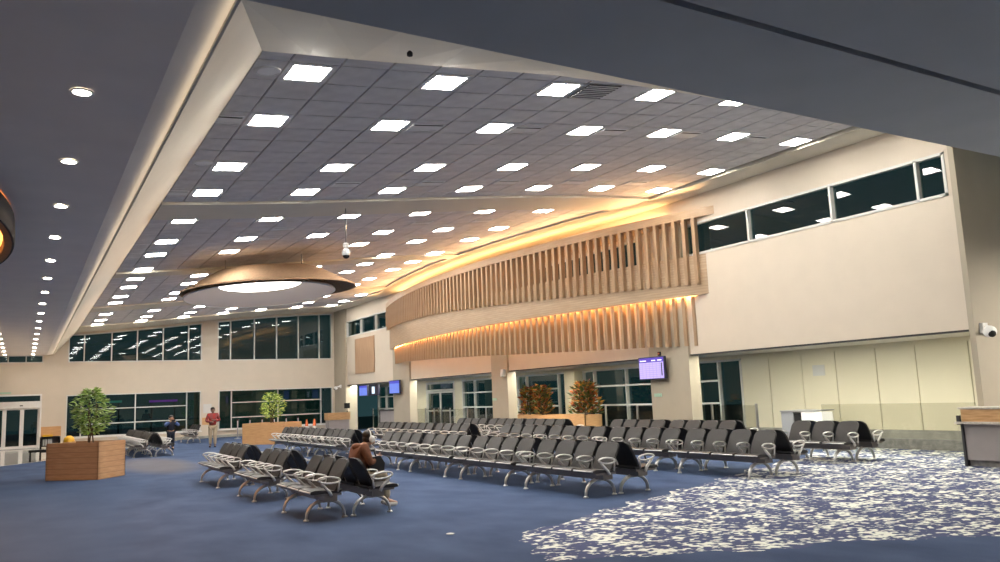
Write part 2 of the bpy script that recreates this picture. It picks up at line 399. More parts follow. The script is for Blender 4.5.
# ------------------------------------------------------------------ far wall
S = YF/49.0
def sz(z): return H+(z-H)*S
def sx(x): return x*S
def build_far():
    D = .35
    ul = [sx(v) for v in (2.02, 2.78, 4.12, 5.41, 6.75, 8.11, 8.85)]
    ur = [sx(v) for v in (9.71, 10.45, 11.83, 13.16, 14.49, 15.8, 16.61)]
    ll = [sx(v) for v in (2.0, 2.71, 5.37, 8.05, 8.82)]
    lr = [sx(v) for v in (9.79, 10.52, 13.23, 15.88, 16.62)]
    lw = [sx(v) for v in (-2.3, -1.6, -.72, .08, .87)]
    z0, z1, z2 = sz(.41), sz(2.66), sz(4.39)
    dl, dr, dt = sx(-2.35), sx(.87), sz(2.76)
    top = lambda x: prof(max(x, 2.3))-.16
    m = MB()
    y0, y1 = YF, YF+D
    def q(a, b, c, d): m.box((a, y0, b), (c, y1, d))
    XL, XR = -9, 17.2
    q(XL, 0, dl, z2); q(dr, 0, XR, z0); q(dl, dt, dr, z2)
    q(dr, z0, ll[0], z1); q(ll[-1], z0, lr[0], z1); q(lr[-1], z0, XR, z1)
    q(dr, z1, XR, z2)
    # upper band with sloped heads
    q(XL, z2, lw[0], ZS+.4); q(lw[-1], z2, ul[0], 5.5); q(lw[0], ZS+.02, lw[-1], ZS+.5)
    def head(a, b):
        n = 6
        for i in range(n):
            p, r = a+(b-a)*i/n, a+(b-a)*(i+1)/n
            m.prism([(p, top(p)), (r, top(r)), (r, 8.2), (p, 8.2)], 1, y0, y1)
    q(ul[-1], z2, ur[0], 8.2); q(ur[-1], z2, XR, 8.2)
    m.prism([(dr, 5.4), (ul[0], 5.4), (ul[0], 8.2), (dr, 8.2)], 1, y0, y1)
    head(ul[0], ul[-1]); head(ur[0], ur[-1])
    struct(m.build('wall_far', 'wall'), 'cream end wall with two storeys of windows')
    r3 = lambda a, b: (lambda i: [z0, sz(a), sz(b), z1])
    full = [z0, z1]
    window_x('window_1', YF, ll, lambda i: full if i in (0, 3) else [z0, sz(1.08), sz(1.87), z1], label='lower far window left of the central pier')
    window_x('window_2', YF, lr, lambda i: full if i in (0, 3) else [z0, sz(1.07), sz(1.93), z1], label='lower far window right of the central pier')
    window_x('window_3', YF, ul, lambda i: [z2, top], label='upper far window with a sloping head, left of the pier')
    window_x('window_4', YF, ur, lambda i: [z2, top], label='upper far window with a sloping head, right of the pier')
    window_x('window_5', YF, lw, lambda i: [z2, ZS+.02], label='narrow window strip under the low left ceiling')
    # sills
    for a, b in ((ll[0], ll[-1]), (lr[0], lr[-1])):
        struct(MB().box((a-.05, YF-.12, z0-.05), (b+.05, YF-.021, z0)).build('trim_sill', 'white'), 'white sill under the lower far window')
    struct(MB().box((dr+.3, YF-.06, 0.008), (17, YF-.001, .14)).build('baseboard_far', 'kerb'), 'grey base along the far wall')
    # sliding doors
    root = bpy.data.objects.new('door_1', None); C.objects.link(root); root.location = (dl, YF, 0); struct(root, 'white framed sliding glass doors with a dark transom')
    P = lambda x: x-dl
    hd = sz(2.40); hb = sz(2.06)
    m = MB().box((0, -.06, .0), (.08, .2, dt)).box((P(dr)-.08, -.06, 0), (P(dr), .2, dt)).box((.08, -.06, dt-.07), (P(dr)-.08, .2, dt))
    m.build('door_frame', 'white', root)
    MB().box((.08, -.10, hb), (P(dr)-.08, .2, hd)).build('header', 'white', root)
    MB().box((P(sx(-.12)), -.13, hb+.10), (P(sx(.02)), -.10, hb+.15)).build('sensor', 'black', root)
    MB().add([(.08, .08, hd), (P(dr)-.08, .08, hd), (P(dr)-.08, .08, dt-.07), (.08, .08, dt-.07)], [(0, 1, 2, 3)]).build('transom_pane', 'night_glass', root)
    xs = [dl+.08, sx(-1.62), sx(-.78), sx(.0), dr-.08]
    for i in range(4):
        a, b = P(xs[i]), P(xs[i+1]); y = .02 if i in (1, 2) else .07
        f = MB().box((a, y, .02), (a+.09, y+.05, hb)).box((b-.09, y, .02), (b, y+.05, hb)).box((a+.09, y, .02), (b-.09, y+.05, .16)).box((a+.09, y, hb-.08), (b-.09, y+.05, hb))
        lf = f.build('door_leaf', 'white', root)
        MB().add([(a+.09, y+.02, .16), (b-.09, y+.02, .16), (b-.09, y+.02, hb-.08), (a+.09, y+.02, hb-.08)], [(0, 1, 2, 3)]).build('pane', 'night_glass', lf)
    # green sign above the door
    s = MB().box((-2.0, YF-.03, dt+.06), (-.52, YF-.002, dt+.14)).build('door_sign', 'paper'); tag(s, 'pale green strip sign above the sliding doors', 'sign')
    s.data.materials.clear(); s.data.materials.append(mat('sign_green', (.35, .55, .42), .6))
    # lights outside
    for x0, x1, y, z, m_, lab in ((6.6, 8.2, YF+5, 2.25, 'purple_glow', 'purple light bar glowing outside the lower far window'), (3.6, 5.0, YF+4, 2.3, 'teal_glow', 'teal light bar glowing outside the window behind the nearer ficus')):
        t = thing('outdoor_light_bar', lab, 'light', (x0, y, -.1))
        MB().box((0, 0, z), (x1-x0, .1, z+.12)).build('bar', m_, t)
        for q in (.1, x1-x0-.2): MB().box((q, .02, 0), (q+.08, .08, z)).build('post', 'black', t)
    b = MB().box((9.5, YF+6, -.1), (17.5, YF+7, 3.2)).build('outdoor_building', None); b.data.materials.append(mat('teal_dark', (.05, .25, .20), .6))
    tag(b, 'dim teal building standing outside the right lower far window', 'building')
build_far()

# ------------------------------------------------------------------ right wall, corner, lower glazed wall
COLY = [(17.35, 19.05), (27.55, 28.8), (37.0, 39.05)]
def build_right():
    zc0, zc1 = kz(5.17), kz(6.03)
    m = MB(); x0, x1 = XW, XW+.3
    m.box((x0, YC, ZB), (x1, YF, zc0)).box((x0, YC, zc1), (x1, YF, 8.2))
    segs = []
    wy = [YC+.08, 10.05, 12.24, 14.84, 17.6]
    segs.append(wy); a = 19.0
    segs.append([19.0, 21.1, 23.2, 25.3, 27.4]); segs.append([29.0, 31.0, 33.0, 35.0, 37.0]); segs.append([39.2, 41.6, 43.9, 46.2])
    e = [YC]+[v for s in segs for v in (s[0], s[-1])]+[YF]
    for i in range(0, len(e), 2): m.box((x0, e[i], zc0), (x1, e[i+1], zc1))
    struct(m.build('wall_right', 'wall'), 'cream upper wall above the glazed wall on the right')
    for i, s in enumerate(segs):
        window_y('window_%d' % (6+i), XW, s, lambda j: [zc0, zc1], label=['clerestory window of four panes at the near end of the right wall', 'clerestory window behind the near slats of the wooden screen', 'clerestory window behind the far slats of the wooden screen', 'clerestory window beyond the wooden screen'][i])
    struct(MB().box((XW-.02, YC, ZB-.03), (XW+.3, YF, ZB-.001)).build('trim_1', 'tbar'), 'dark strip drawn as the shadow line under the upper right wall')  # dark colour stands in for the shadow line of the overhang
    # corner wall facing the camera
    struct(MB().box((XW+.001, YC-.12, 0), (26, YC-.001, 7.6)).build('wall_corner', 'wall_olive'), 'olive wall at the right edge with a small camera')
    # underside
    struct(MB().box((XW+.3, YC, ZB), (XS+.5, YF, ZB+.12)).build('ceiling_underside', 'drywall'), 'pale underside of the upper storey on the right')
    # far pilaster
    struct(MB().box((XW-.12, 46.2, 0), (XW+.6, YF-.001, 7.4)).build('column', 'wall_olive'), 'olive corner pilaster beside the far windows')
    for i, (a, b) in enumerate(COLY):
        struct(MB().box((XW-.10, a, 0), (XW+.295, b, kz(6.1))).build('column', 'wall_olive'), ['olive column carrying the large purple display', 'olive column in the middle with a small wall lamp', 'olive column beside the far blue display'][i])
    # lower wall: header, kerb, panels, windows
    zt = ZB-.001
    struct(MB().box((XS, YC+.02, 2.57), (XS+.25, YF, zt)).build('wall_lower_header', 'panel_yellow'), 'pale header above the glazed wall')
    root = struct(MB().box((XS+.05, YC+.02, .0), (XS+.25, 18.0, 2.57)).build('wall_right_lower', 'kerb'), 'pale yellow panelled wall under the right wall')
    ys = [YC+.4, 10.9, 12.24, 13.35, 14.59, 15.72, 16.91, 18.0]
    for a, b in zip(ys, ys[1:]): MB().box((XS, a+.012, .46), (XS+.05, b-.012, 2.57)).build('panel', 'panel_yellow', root)
    struct(MB().box((XS-.05, YC+.1, .25), (XS+.05, 18.0, .455)).build('baseboard_right', 'kerb'), 'upper step of the low kerb below the yellow panels')
    n = 7
    for i in range(n):
        a = YC+.1+(18.4-YC)*i/n; b = YC+.1+(18.4-YC)*(i+1)/n
        k = MB().box((XS-.22, a+.004, 0), (XS-.05, b-.004, .25)).build('baseboard_stone', 'ledge_stone'); struct(k, 'grey stone block of the low kerb below the yellow panels')
    # notice on the panels
    tag(MB().box((XS-.01, 14.95, 1.92), (XS-.001, 15.35, 2.22)).build('notice', 'paper'), 'small white notice on the pale yellow panels', 'notice')
    zz = [.06, 1.2, 1.92, 2.57]
    window_y('window_10', XS, [18.0, 18.98, 19.97], lambda i: [.06, 2.57] if i == 0 else zz, label='dark glazed window beside the pale yellow panels')
    struct(MB().box((XS, 19.97, 0), (XS+.25, 21.9, 2.57)).build('wall_lower_pier', 'panel_yellow'), 'pale pier behind the column with the large display')
    window_y('window_11', XS, [21.9, 23.66, 25.6, 26.34], lambda i: zz, label='wide glazed window behind the plants on the long planter')
    struct(MB().box((XS-.25, 26.6, 0), (XS+.25, 27.3, 2.57)).build('wall_lower_pier', 'panel_yellow'), 'pale post between the windows behind the long planter')
    window_y('window_12', XS, [27.4, 28.1, 30.6, 31.38], lambda i: [.06, 2.57] if i == 0 else zz, label='glazed window behind the left plants on the long planter')
    struct(MB().box((XS, 31.38, 0), (XS+.25, 33.0, 2.57)).build('wall_lower_pier', 'panel_yellow'), 'pale pier behind the middle column')
    window_y('window_13', XS, [33.0, 35.45, 36.73], lambda i: zz, label='glazed window left of the middle column')
    struct(MB().box((XS, 36.73, 0), (XS+.25, 37.6, 2.57)).build('wall_lower_pier', 'panel_yellow'), 'pale pier right of the double glass door')
    # double glass door
    def ddoor(name, y0, y1, label):
        r = bpy.data.objects.new(name, None); C.objects.link(r); r.location = (XS, y0, 0); struct(r, label)
        W = y1-y0
        MB().box((-.03, 0, 0), (.12, .1, 2.57)).box((-.03, W-.1, 0), (.12, W, 2.57)).box((-.03, .1, 2.47), (.12, W-.1, 2.57)).box((-.03, .1, 2.08), (.12, W-.1, 2.17)).build('door_frame', 'white_frame', r)
        MB().add([(.05, W-.1, 2.17), (.05, .1, 2.17), (.05, .1, 2.47), (.05, W-.1, 2.47)], [(0, 1, 2, 3)]).build('transom_pane', 'night_glass', r)
        for a, b, h in ((.1, W/2, W/2-.22), (W/2, W-.1, W/2+.16)):
            lf = MB().box((0, a, .02), (.05, a+.09, 2.07)).box((0, b-.09, .02), (.05, b, 2.07)).box((0, a+.09, .02), (.05, b-.09, .3)).box((0, a+.09, 1.97), (.05, b-.09, 2.07)).box((0, a+.09, 1.0), (.05, b-.09, 1.08)).build('door_leaf', 'white_frame', r)
            MB().add([(.025, b-.09, .3), (.025, a+.09, .3), (.025, a+.09, 1.97), (.025, b-.09, 1.97)], [(0, 1, 2, 3)]).build('pane', 'night_glass', lf)
            MB().box((-.05, h, .95), (-.02, h+.05, 1.2)).build('handle', 'steel', lf)
    ddoor('door_2', 37.6, 41.0, 'white double glass door behind the railing')
    struct(MB().box((XS, 41.0, 0), (XS+.25, 42.9, 2.57)).build('wall_lower_pier', 'panel_yellow'), 'pale pier left of the double glass door')
    window_y('window_14', XS, [42.9, 44.2, 45.6], lambda i: zz, label='glazed window behind the far blue display')
    window_y('window_15', XS, [45.6, 46.9, YF], lambda i: zz, label='glazed window behind the farthest display')
    # unseen linear lamps added in the underside to brighten the panels
    for i, (a, b) in enumerate(((9.6, 13.2), (13.4, 17.0), (19.3, 23.3), (23.5, 27.4), (29.0, 32.9), (33.1, 36.9), (39.3, 43.0), (43.2, 47.8))):
        t = thing('added_linear_lamp', 'added linear lamp hidden in the underside of the right wall, %s from the near end' % ORD[i], 'lamp', (17.02, a, ZB-.012), 0, 'added linear lamps under the upper storey')
        MB().box((-.11, 0, 0), (-.09, b-a, .0115)).box((.09, 0, 0), (.11, b-a, .0115)).build('trim', 'white', t)
        MB().box((-.09, 0, .004), (.09, b-a, .0115)).build('diffuser', 'under_fill_glow', t)
RING = MB().lathe([(.078, .018), (.10, .014), (.10, 0), (.078, 0)], cap=False).mesh('ring', 'lamp_ring')
LENSU = MB().lathe([(.10, .006), (.10, .016)]).mesh('lensu', 'under_fill_glow')
LENSN = MB().lathe([(.077, .006), (.077, .016)]).mesh('lensn', 'near_fill_glow')
LENSW = MB().lathe([(.077, .006), (.077, .016)]).mesh('lensw', 'wash_fill_glow')
LENSD = MB().lathe([(.078, .006), (.078, .016)]).mesh('lensd', 'down_glow')
build_right()
# enclosing walls behind the camera
struct(MB().box((-9.3, -6, 0), (-9, YF+.3, 6)).build('wall_left', 'wall'), 'plain wall left of the frame')
struct(MB().box((-9.3, -6.3, 0), (26.3, -6, 6)).build('wall_back', 'wall'), 'plain wall behind the camera')
struct(MB().box((26, -6, 0), (26.3, YC, 6)).build('wall_near_right', 'wall'), 'plain wall right of the frame')

# ------------------------------------------------------------------ low soffits and sloped fascias
def build_soffits():
    ye, xe = 5.764, 1.287
    g0, g1 = 4.29, 4.40
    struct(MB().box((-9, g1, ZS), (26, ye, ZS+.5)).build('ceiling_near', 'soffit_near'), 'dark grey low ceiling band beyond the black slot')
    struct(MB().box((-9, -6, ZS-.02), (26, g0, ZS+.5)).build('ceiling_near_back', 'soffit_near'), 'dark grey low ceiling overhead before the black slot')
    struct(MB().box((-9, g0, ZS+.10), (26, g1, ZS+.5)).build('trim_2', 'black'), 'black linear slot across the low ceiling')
    # left soffit with cove
    xc = 1.0
    m = MB().box((-9, ye, ZS), (xc, YF, ZS+.5))
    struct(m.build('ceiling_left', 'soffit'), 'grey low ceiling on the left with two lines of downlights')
    struct(MB().prism([(xc, ZS+.001), (1.284, ZS+.07), (1.284, ZS+.5), (xc, ZS+.5)], 1, ye, YF).build('ceiling_cove', 'soffit'), 'sloping cove beside the low left ceiling')
    struct(MB().prism([(1.262, ZS-.012), (xe, ZS-.012), (xe, ZS+.06), (1.2845, ZS+.06), (1.2845, ZS-.004), (1.262, ZS-.004)], 1, ye, YF).build('trim_3', 'drywall'), 'cream lip hiding the cove light')
    tag(MB().box((1.268, ye+.1, ZS-.003), (1.283, YF-.1, ZS+.008)).build('cove_light_strip', 'cove_glow_left'), 'thin light strip in the cove along the low left ceiling', 'light strip')
    # fascias
    xt = 2.332
    yt = YC
    zt = lambda x: prof(x)-.015
    v = [(xe, ye, ZS), (xt, yt, zt(xt)), (xt, YF, zt(xt)), (xe, YF, ZS), (xe, ye, ZS+.3), (xt+.0, yt, zt(xt)+.4), (xt, YF, zt(xt)+.4), (xe, YF, ZS+.3)]
    struct(MB().add(v, [(0, 1, 2, 3), (7, 6, 5, 4), (1, 5, 6, 2), (0, 3, 7, 4)]).build('trim_4', 'drywall'), 'cream sloping fascia between the low left ceiling and the tiled vault')
    n = 24; vs = []; fs = []
    for i in range(n+1):
        t = i/n; xa = xe+(XW-xe)*t; xb = xt+(XW-xt)*t
        vs += [(xa, ye, ZS), (xb, yt, zt(xb)), (xb, yt, zt(xb)+.3), (xa, ye, ZS+.3)]
    for i in range(n):
        for k in range(4): fs.append((i*4+k, (i+1)*4+k, (i+1)*4+(k+1) % 4, i*4+(k+1) % 4))
    o = MB().add(vs, fs).build('trim_5', 'drywall'); struct(o, 'cream sloping fascia at the near end of the tiled vault')
    # smoke detector on near fascia
    tag(MB().lathe([(.03, 0), (.03, .03), (.015, .05)], (3.25, 7.08, 0)).build('fascia_sensor', 'tbar'), 'tiny dark sensor on the near cream fascia', 'sensor')
    bpy.data.objects['fascia_sensor'].location.z = ZS+(zt(3.6)-ZS)*(7.08-ye)/(yt-ye)-.05
build_soffits()

# ------------------------------------------------------------------ tiled vault
T = .671; TX0 = 2.7445
BAYS = [dict(y0=9.5975, n=11, a=YC, b=17.49, l=(0, 3, 7, 10)), dict(y0=19.08, n=12, a=19.03, b=27.13, l=(0, 4, 7, 11)),
        dict(y0=28.54, n=12, a=28.05, b=36.6, l=(0, 3, 7, 10)), dict(y0=38.25, n=10, a=38.2, b=44.96, l=(2, 6, 9))]
def build_vault():
    # backing slab
    n = 40; vs = []; fs = []
    xa, xb = 2.2, XW+.3
    for i in range(n+1):
        x = xa+(xb-xa)*i/n; z = prof(x)
        vs += [(x, YC-.1, z+.05), (x, YF, z+.05), (x, YF, z+.35), (x, YC-.1, z+.35)]
    for i in range(n):
        for k in range(4): fs.append((i*4+k, i*4+(k+1) % 4, (i+1)*4+(k+1) % 4, (i+1)*4+k))
    root = MB().add(vs, fs).build('ceiling', 'tbar'); struct(root, 'grey tiled vault rising to the right')
    tile = MB().box((-.3275, -.3275, 0), (.3275, .3275, .03)).mesh('tile', 'tile')
    rest = MB()
    lights = set()
    vents = {}
    count = 0
    lightlist = []
    for bi, B in enumerate(BAYS):
        nc = 19
        for j in list(range(-1, B['n']+1)):
            ya = max(B['y0']+T*j, B['a']); yb = min(B['y0']+T*(j+1), B['b'])
            if yb-ya < .06: continue
            for i in range(-1, nc):
                x0 = TX0+T*i; x1 = x0+T
                if i == -1: x0 = 2.34
                if x0 > bound((ya+yb)/2): continue
                if i >= 0 and i % 3 == 0 and j in B['l'] and x1 <= bound((ya+yb)/2)+.03:
                    
                    if math.hypot((x0+x1)/2-6.82, (ya+yb)/2-26.2) > 2.4:
                        lightlist.append((bi, j, i, (x0+x1)/2, (ya+yb)/2)); continue
                cx, cy = (x0+x1)/2, (ya+yb)/2
                if bi == 0 and (count < 300):
                    o = link('ceiling_tile', tile, root, (cx, cy, prof(cx)), (0, -slope(cx), 0), ((x1-x0-.026)/.655, (yb-ya-.026)/.655, 1)); count += 1
                    o.rotation_euler = (0, -slope(cx), 0)
                else:
                    a, b = x0+.013, x1-.013
                    rest.add([(a, ya+.013, prof(a)), (b, ya+.013, prof(b)), (b, yb-.013, prof(b)), (a, yb-.013, prof(a)),
                              (a, ya+.013, prof(a)+.03), (b, ya+.013, prof(b)+.03), (b, yb-.013, prof(b)+.03), (a, yb-.013, prof(a)+.03)],
                             [(3,2,1,0),(0,1,5,4),(1,2,6,5),(2,3,7,6),(3,0,4,7)])
    r = rest.build('ceiling_tiles', 'tile', root); r['kind'] = 'stuff'; r['label'] = 'grey tiles of the farther bays of the vault'
    # light panels
    frame = MB().box((-.328, -.328, -.004), (-.24, .328, .03)).box((.24, -.328, -.004), (.328, .328, .03)).box((-.24, -.328, -.004), (.24, -.24, .03)).box((-.24, .24, -.004), (.24, .328, .03)).mesh('light_frame', 'tile')
    diff = MB().box((-.24, -.24, -.008), (.24, .24, .01)).mesh('light_diffuser', 'panel_glow')
    rows = sorted({(b, j) for b, j, *_ in lightlist})
    for (b, j, i, x, y) in lightlist:
        rr = rows.index((b, j))
        nm = 'nearest row' if rr == 0 else ('farthest row' if rr == len(rows)-1 else '%s row from the near end' % ORD[rr])
        t = thing('ceiling_light', 'square ceiling light, %s from left in the %s' % (ORD[i//3], nm), 'ceiling light', (x, y, prof(x)), 0, 'square light panels in the tiled vault')
        t.rotation_euler = (0, -slope(x), 0)
        link('frame', frame, t); link('diffuser', diff, t)
    # vents beside lights of rows 2 and 4 in the near bay
    vbody = MB().box((-.30, -.15, -.014), (.30, -.125, .0)).box((-.30, .175, -.014), (.30, .20, .0)).box((-.30, -.125, -.014), (-.275, .175, .0)).box((.275, -.125, -.014), (.30, .175, .0)).mesh('vent_frame', 'vent')
    vs1 = MB().box((-.275, -.026, -.012), (.275, .026, -.004)).mesh('slat', 'vent')
    vb = MB().box((-.275, -.125, -.003), (.275, .175, -.0005)).mesh('vent_back', 'tbar')
    vd = MB().box((-.275, -.125, -.006), (.275, -.07, -.0035)).mesh('vent_slot', 'black')
    def vent(bi, j, i, lab):
        B = BAYS[bi]; x = TX0+T*(i+.5); y = B['y0']+T*(j+.5)
        t = thing('ceiling_vent', lab, 'vent', (x, y, prof(x)-.001), 0, 'air vents in the tiled vault'); t.rotation_euler = (0, -slope(x), 0)
        link('frame', vbody, t); link('backing', vb, t, (0, 0, 0)); link('slot', vd, t, (0, 0, 0))
        for yy in (-.03, .04, .11): link('slat', vs1, t, (0, yy, -.003))
    for c in (1, 2, 3, 4, 5): vent(0, 3, 3*c+1, 'slotted air vent beside the %s light from the left in the second row' % ORD[c])
    for c in (1, 2, 3, 4, 5): vent(0, 9, 3*c+1, 'slotted air vent beside the %s light from the left in the fourth row' % ORD[c])
    vent(0, 3, -1, 'pale air vent at the left edge of the vault beside the second row of lights'); vent(0, 10, -1, 'pale air vent at the left edge of the vault beside the fourth row of lights')
    for c in (1, 3, 4): vent(1, 2, 3*c+1, 'slotted air vent beyond the first rib near the %s light column' % ORD[c])
    vent(1, 4, 4, 'slotted air vent beyond the first rib beside the sixth row of lights')
    # speakers
    sp = MB().lathe([(.0, -.02), (.13, -.02), (.15, -.008), (.15, 0)], cap=False).mesh('grille', 'vent'); sr = MB().lathe([(.15, -.02), (.17, -.015), (.17, 0), (.15, 0)], cap=False).mesh('rim', 'white')
    for (x, y, lab) in ((2.56, 9.95, 'round white ceiling speaker by the first light at the near left corner of the vault'), (2.58, 14.4, 'round white ceiling speaker at the left edge before the third row of lights')):
        t = thing('ceiling_speaker', lab, 'speaker', (x, y, prof(x)-.001), 0, 'round ceiling speakers'); t.rotation_euler = (0, -slope(x), 0)
        link('grille', sp, t); link('rim', sr, t)
    # dark return grille
    x = TX0+T*7.55-.335; y = BAYS[0]['y0']+T*.5
    t = thing('return_grille', 'dark square return grille in the nearest row of ceiling tiles', 'vent', (x+.335, y, prof(x+.335)-.002)); t.rotation_euler = (0, -slope(x), 0)
    MB().box((-.32, -.32, -.012), (.32, .32, -.004)).build('backing', 'tbar', t)
    for k in range(8): MB().box((-.30, -.30+k*.08, -.02), (.30, -.27+k*.08, -.012)).build('slat', 'tile', t)
    # ribs
    DZ = .06
    def strip(name, pts_fn, y0, y1, ny, label):
        # pts_fn(y)-> xa, xb
        nx = 26; vs = []; fs = []
        for a in range(ny+1):
            y = y0+(y1-y0)*a/ny; xa, xb = pts_fn(y)
            for i in range(nx+1):
                x = xa+(xb-xa)*i/nx; vs.append((x, y, prof(x)-DZ))
        base = len(vs)
        vs += [(x, y, z+.3) for x, y, z in vs]
        I = lambda a, i: a*(nx+1)+i
        for a in range(ny):
            for i in range(nx):
                fs.append((I(a, i), I(a+1, i), I(a+1, i+1), I(a, i+1)))
                fs.append((base+I(a, i), base+I(a, i+1), base+I(a+1, i+1), base+I(a+1, i)))
        for a in range(ny):
            fs.append((I(a, 0), base+I(a, 0), base+I(a+1, 0), I(a+1, 0))); fs.append((I(a, nx), I(a+1, nx), base+I(a+1, nx), base+I(a, nx)))
        for i in range(nx):
            fs.append((I(0, i), I(0, i+1), base+I(0, i+1), base+I(0, i))); fs.append((I(ny, i), base+I(ny, i), base+I(ny, i+1), I(ny, i+1)))
        struct(MB().add(vs, fs).build(name, 'drywall'), label)
    strip('trim_6', lambda y: (2.33, 15.55), 17.49, 19.03, 2, 'cream rib across the vault after the fourth row of lights')
    strip('trim_7', lambda y: (2.33, 15.0), 27.13, 28.05, 2, 'cream rib across the vault beside the round pendant')
    strip('trim_8', lambda y: (2.33, 15.3), 36.6, 38.2, 2, 'cream rib across the vault near the far wall')
    strip('trim_9', lambda y: (2.33, XW), 44.96, YF, 2, 'cream border of the vault along the far wall')
    strip('trim_10', lambda y: (bound(y), XW), YC, YF, 60, 'cream border of the vault along the right wall')
build_vault()

# ------------------------------------------------------------------ downlights in the left soffit, and added ones out of frame
def build_downlights():
    ys = [7.44+2.213*i for i in range(17)]
    for i, y in enumerate(y*K/1.0 for y in [5.9*1.26+2.213*i for i in range(17)]):
        if y > YF-.4: break
        t = thing('soffit_downlight', 'round downlight in the low left ceiling, right-hand line, %s from the near end' % ORD[i], 'downlight', (.374, y, ZS-.02), 0, 'downlights in the low left ceiling')
        link('trim_ring', RING, t); link('lens', LENSD, t)
    for i, x in enumerate((18.2, 20.0, 21.8, 23.6)):  # unseen lamps added to brighten the olive wall
        t = thing('soffit_downlight', 'round added wall-washing downlight out of frame by the olive wall, %s from left' % ORD[i], 'downlight', (x, 5.4, ZS-.02), 0, 'added downlights out of frame')
        link('trim_ring', RING, t); link('lens', LENSW, t)
    k = 0
    for y in (2.2, -.8, -3.8):  # lamps added behind the camera to light the near floor
        for x in (-6, -3, 0, 3, 6, 9, 12, 15, 18, 21):
            t = thing('soffit_downlight', 'round added downlight out of frame in the low ceiling, %s row, %s from left' % ({2.2: 'front', -.8: 'middle', -3.8: 'back'}[y], ORD[k % 10]), 'downlight', (x, y, ZS-.04), 0, 'added downlights out of frame'); k += 1
            link('trim_ring', RING, t); link('lens', LENSN, t)
    ys = [y for y in (K*(5.9*1.26+2.213*i) for i in range(17)) if 28 < y < YF-.4]
    for i, y in enumerate(ys):
        t = thing('soffit_downlight', 'round downlight in the low left ceiling, left-hand line, %s visible one' % ORD[i], 'downlight', (-.85, y, ZS-.02), 0, 'downlights in the low left ceiling')
        link('trim_ring', RING, t); link('lens', LENSD, t)
build_downlights()

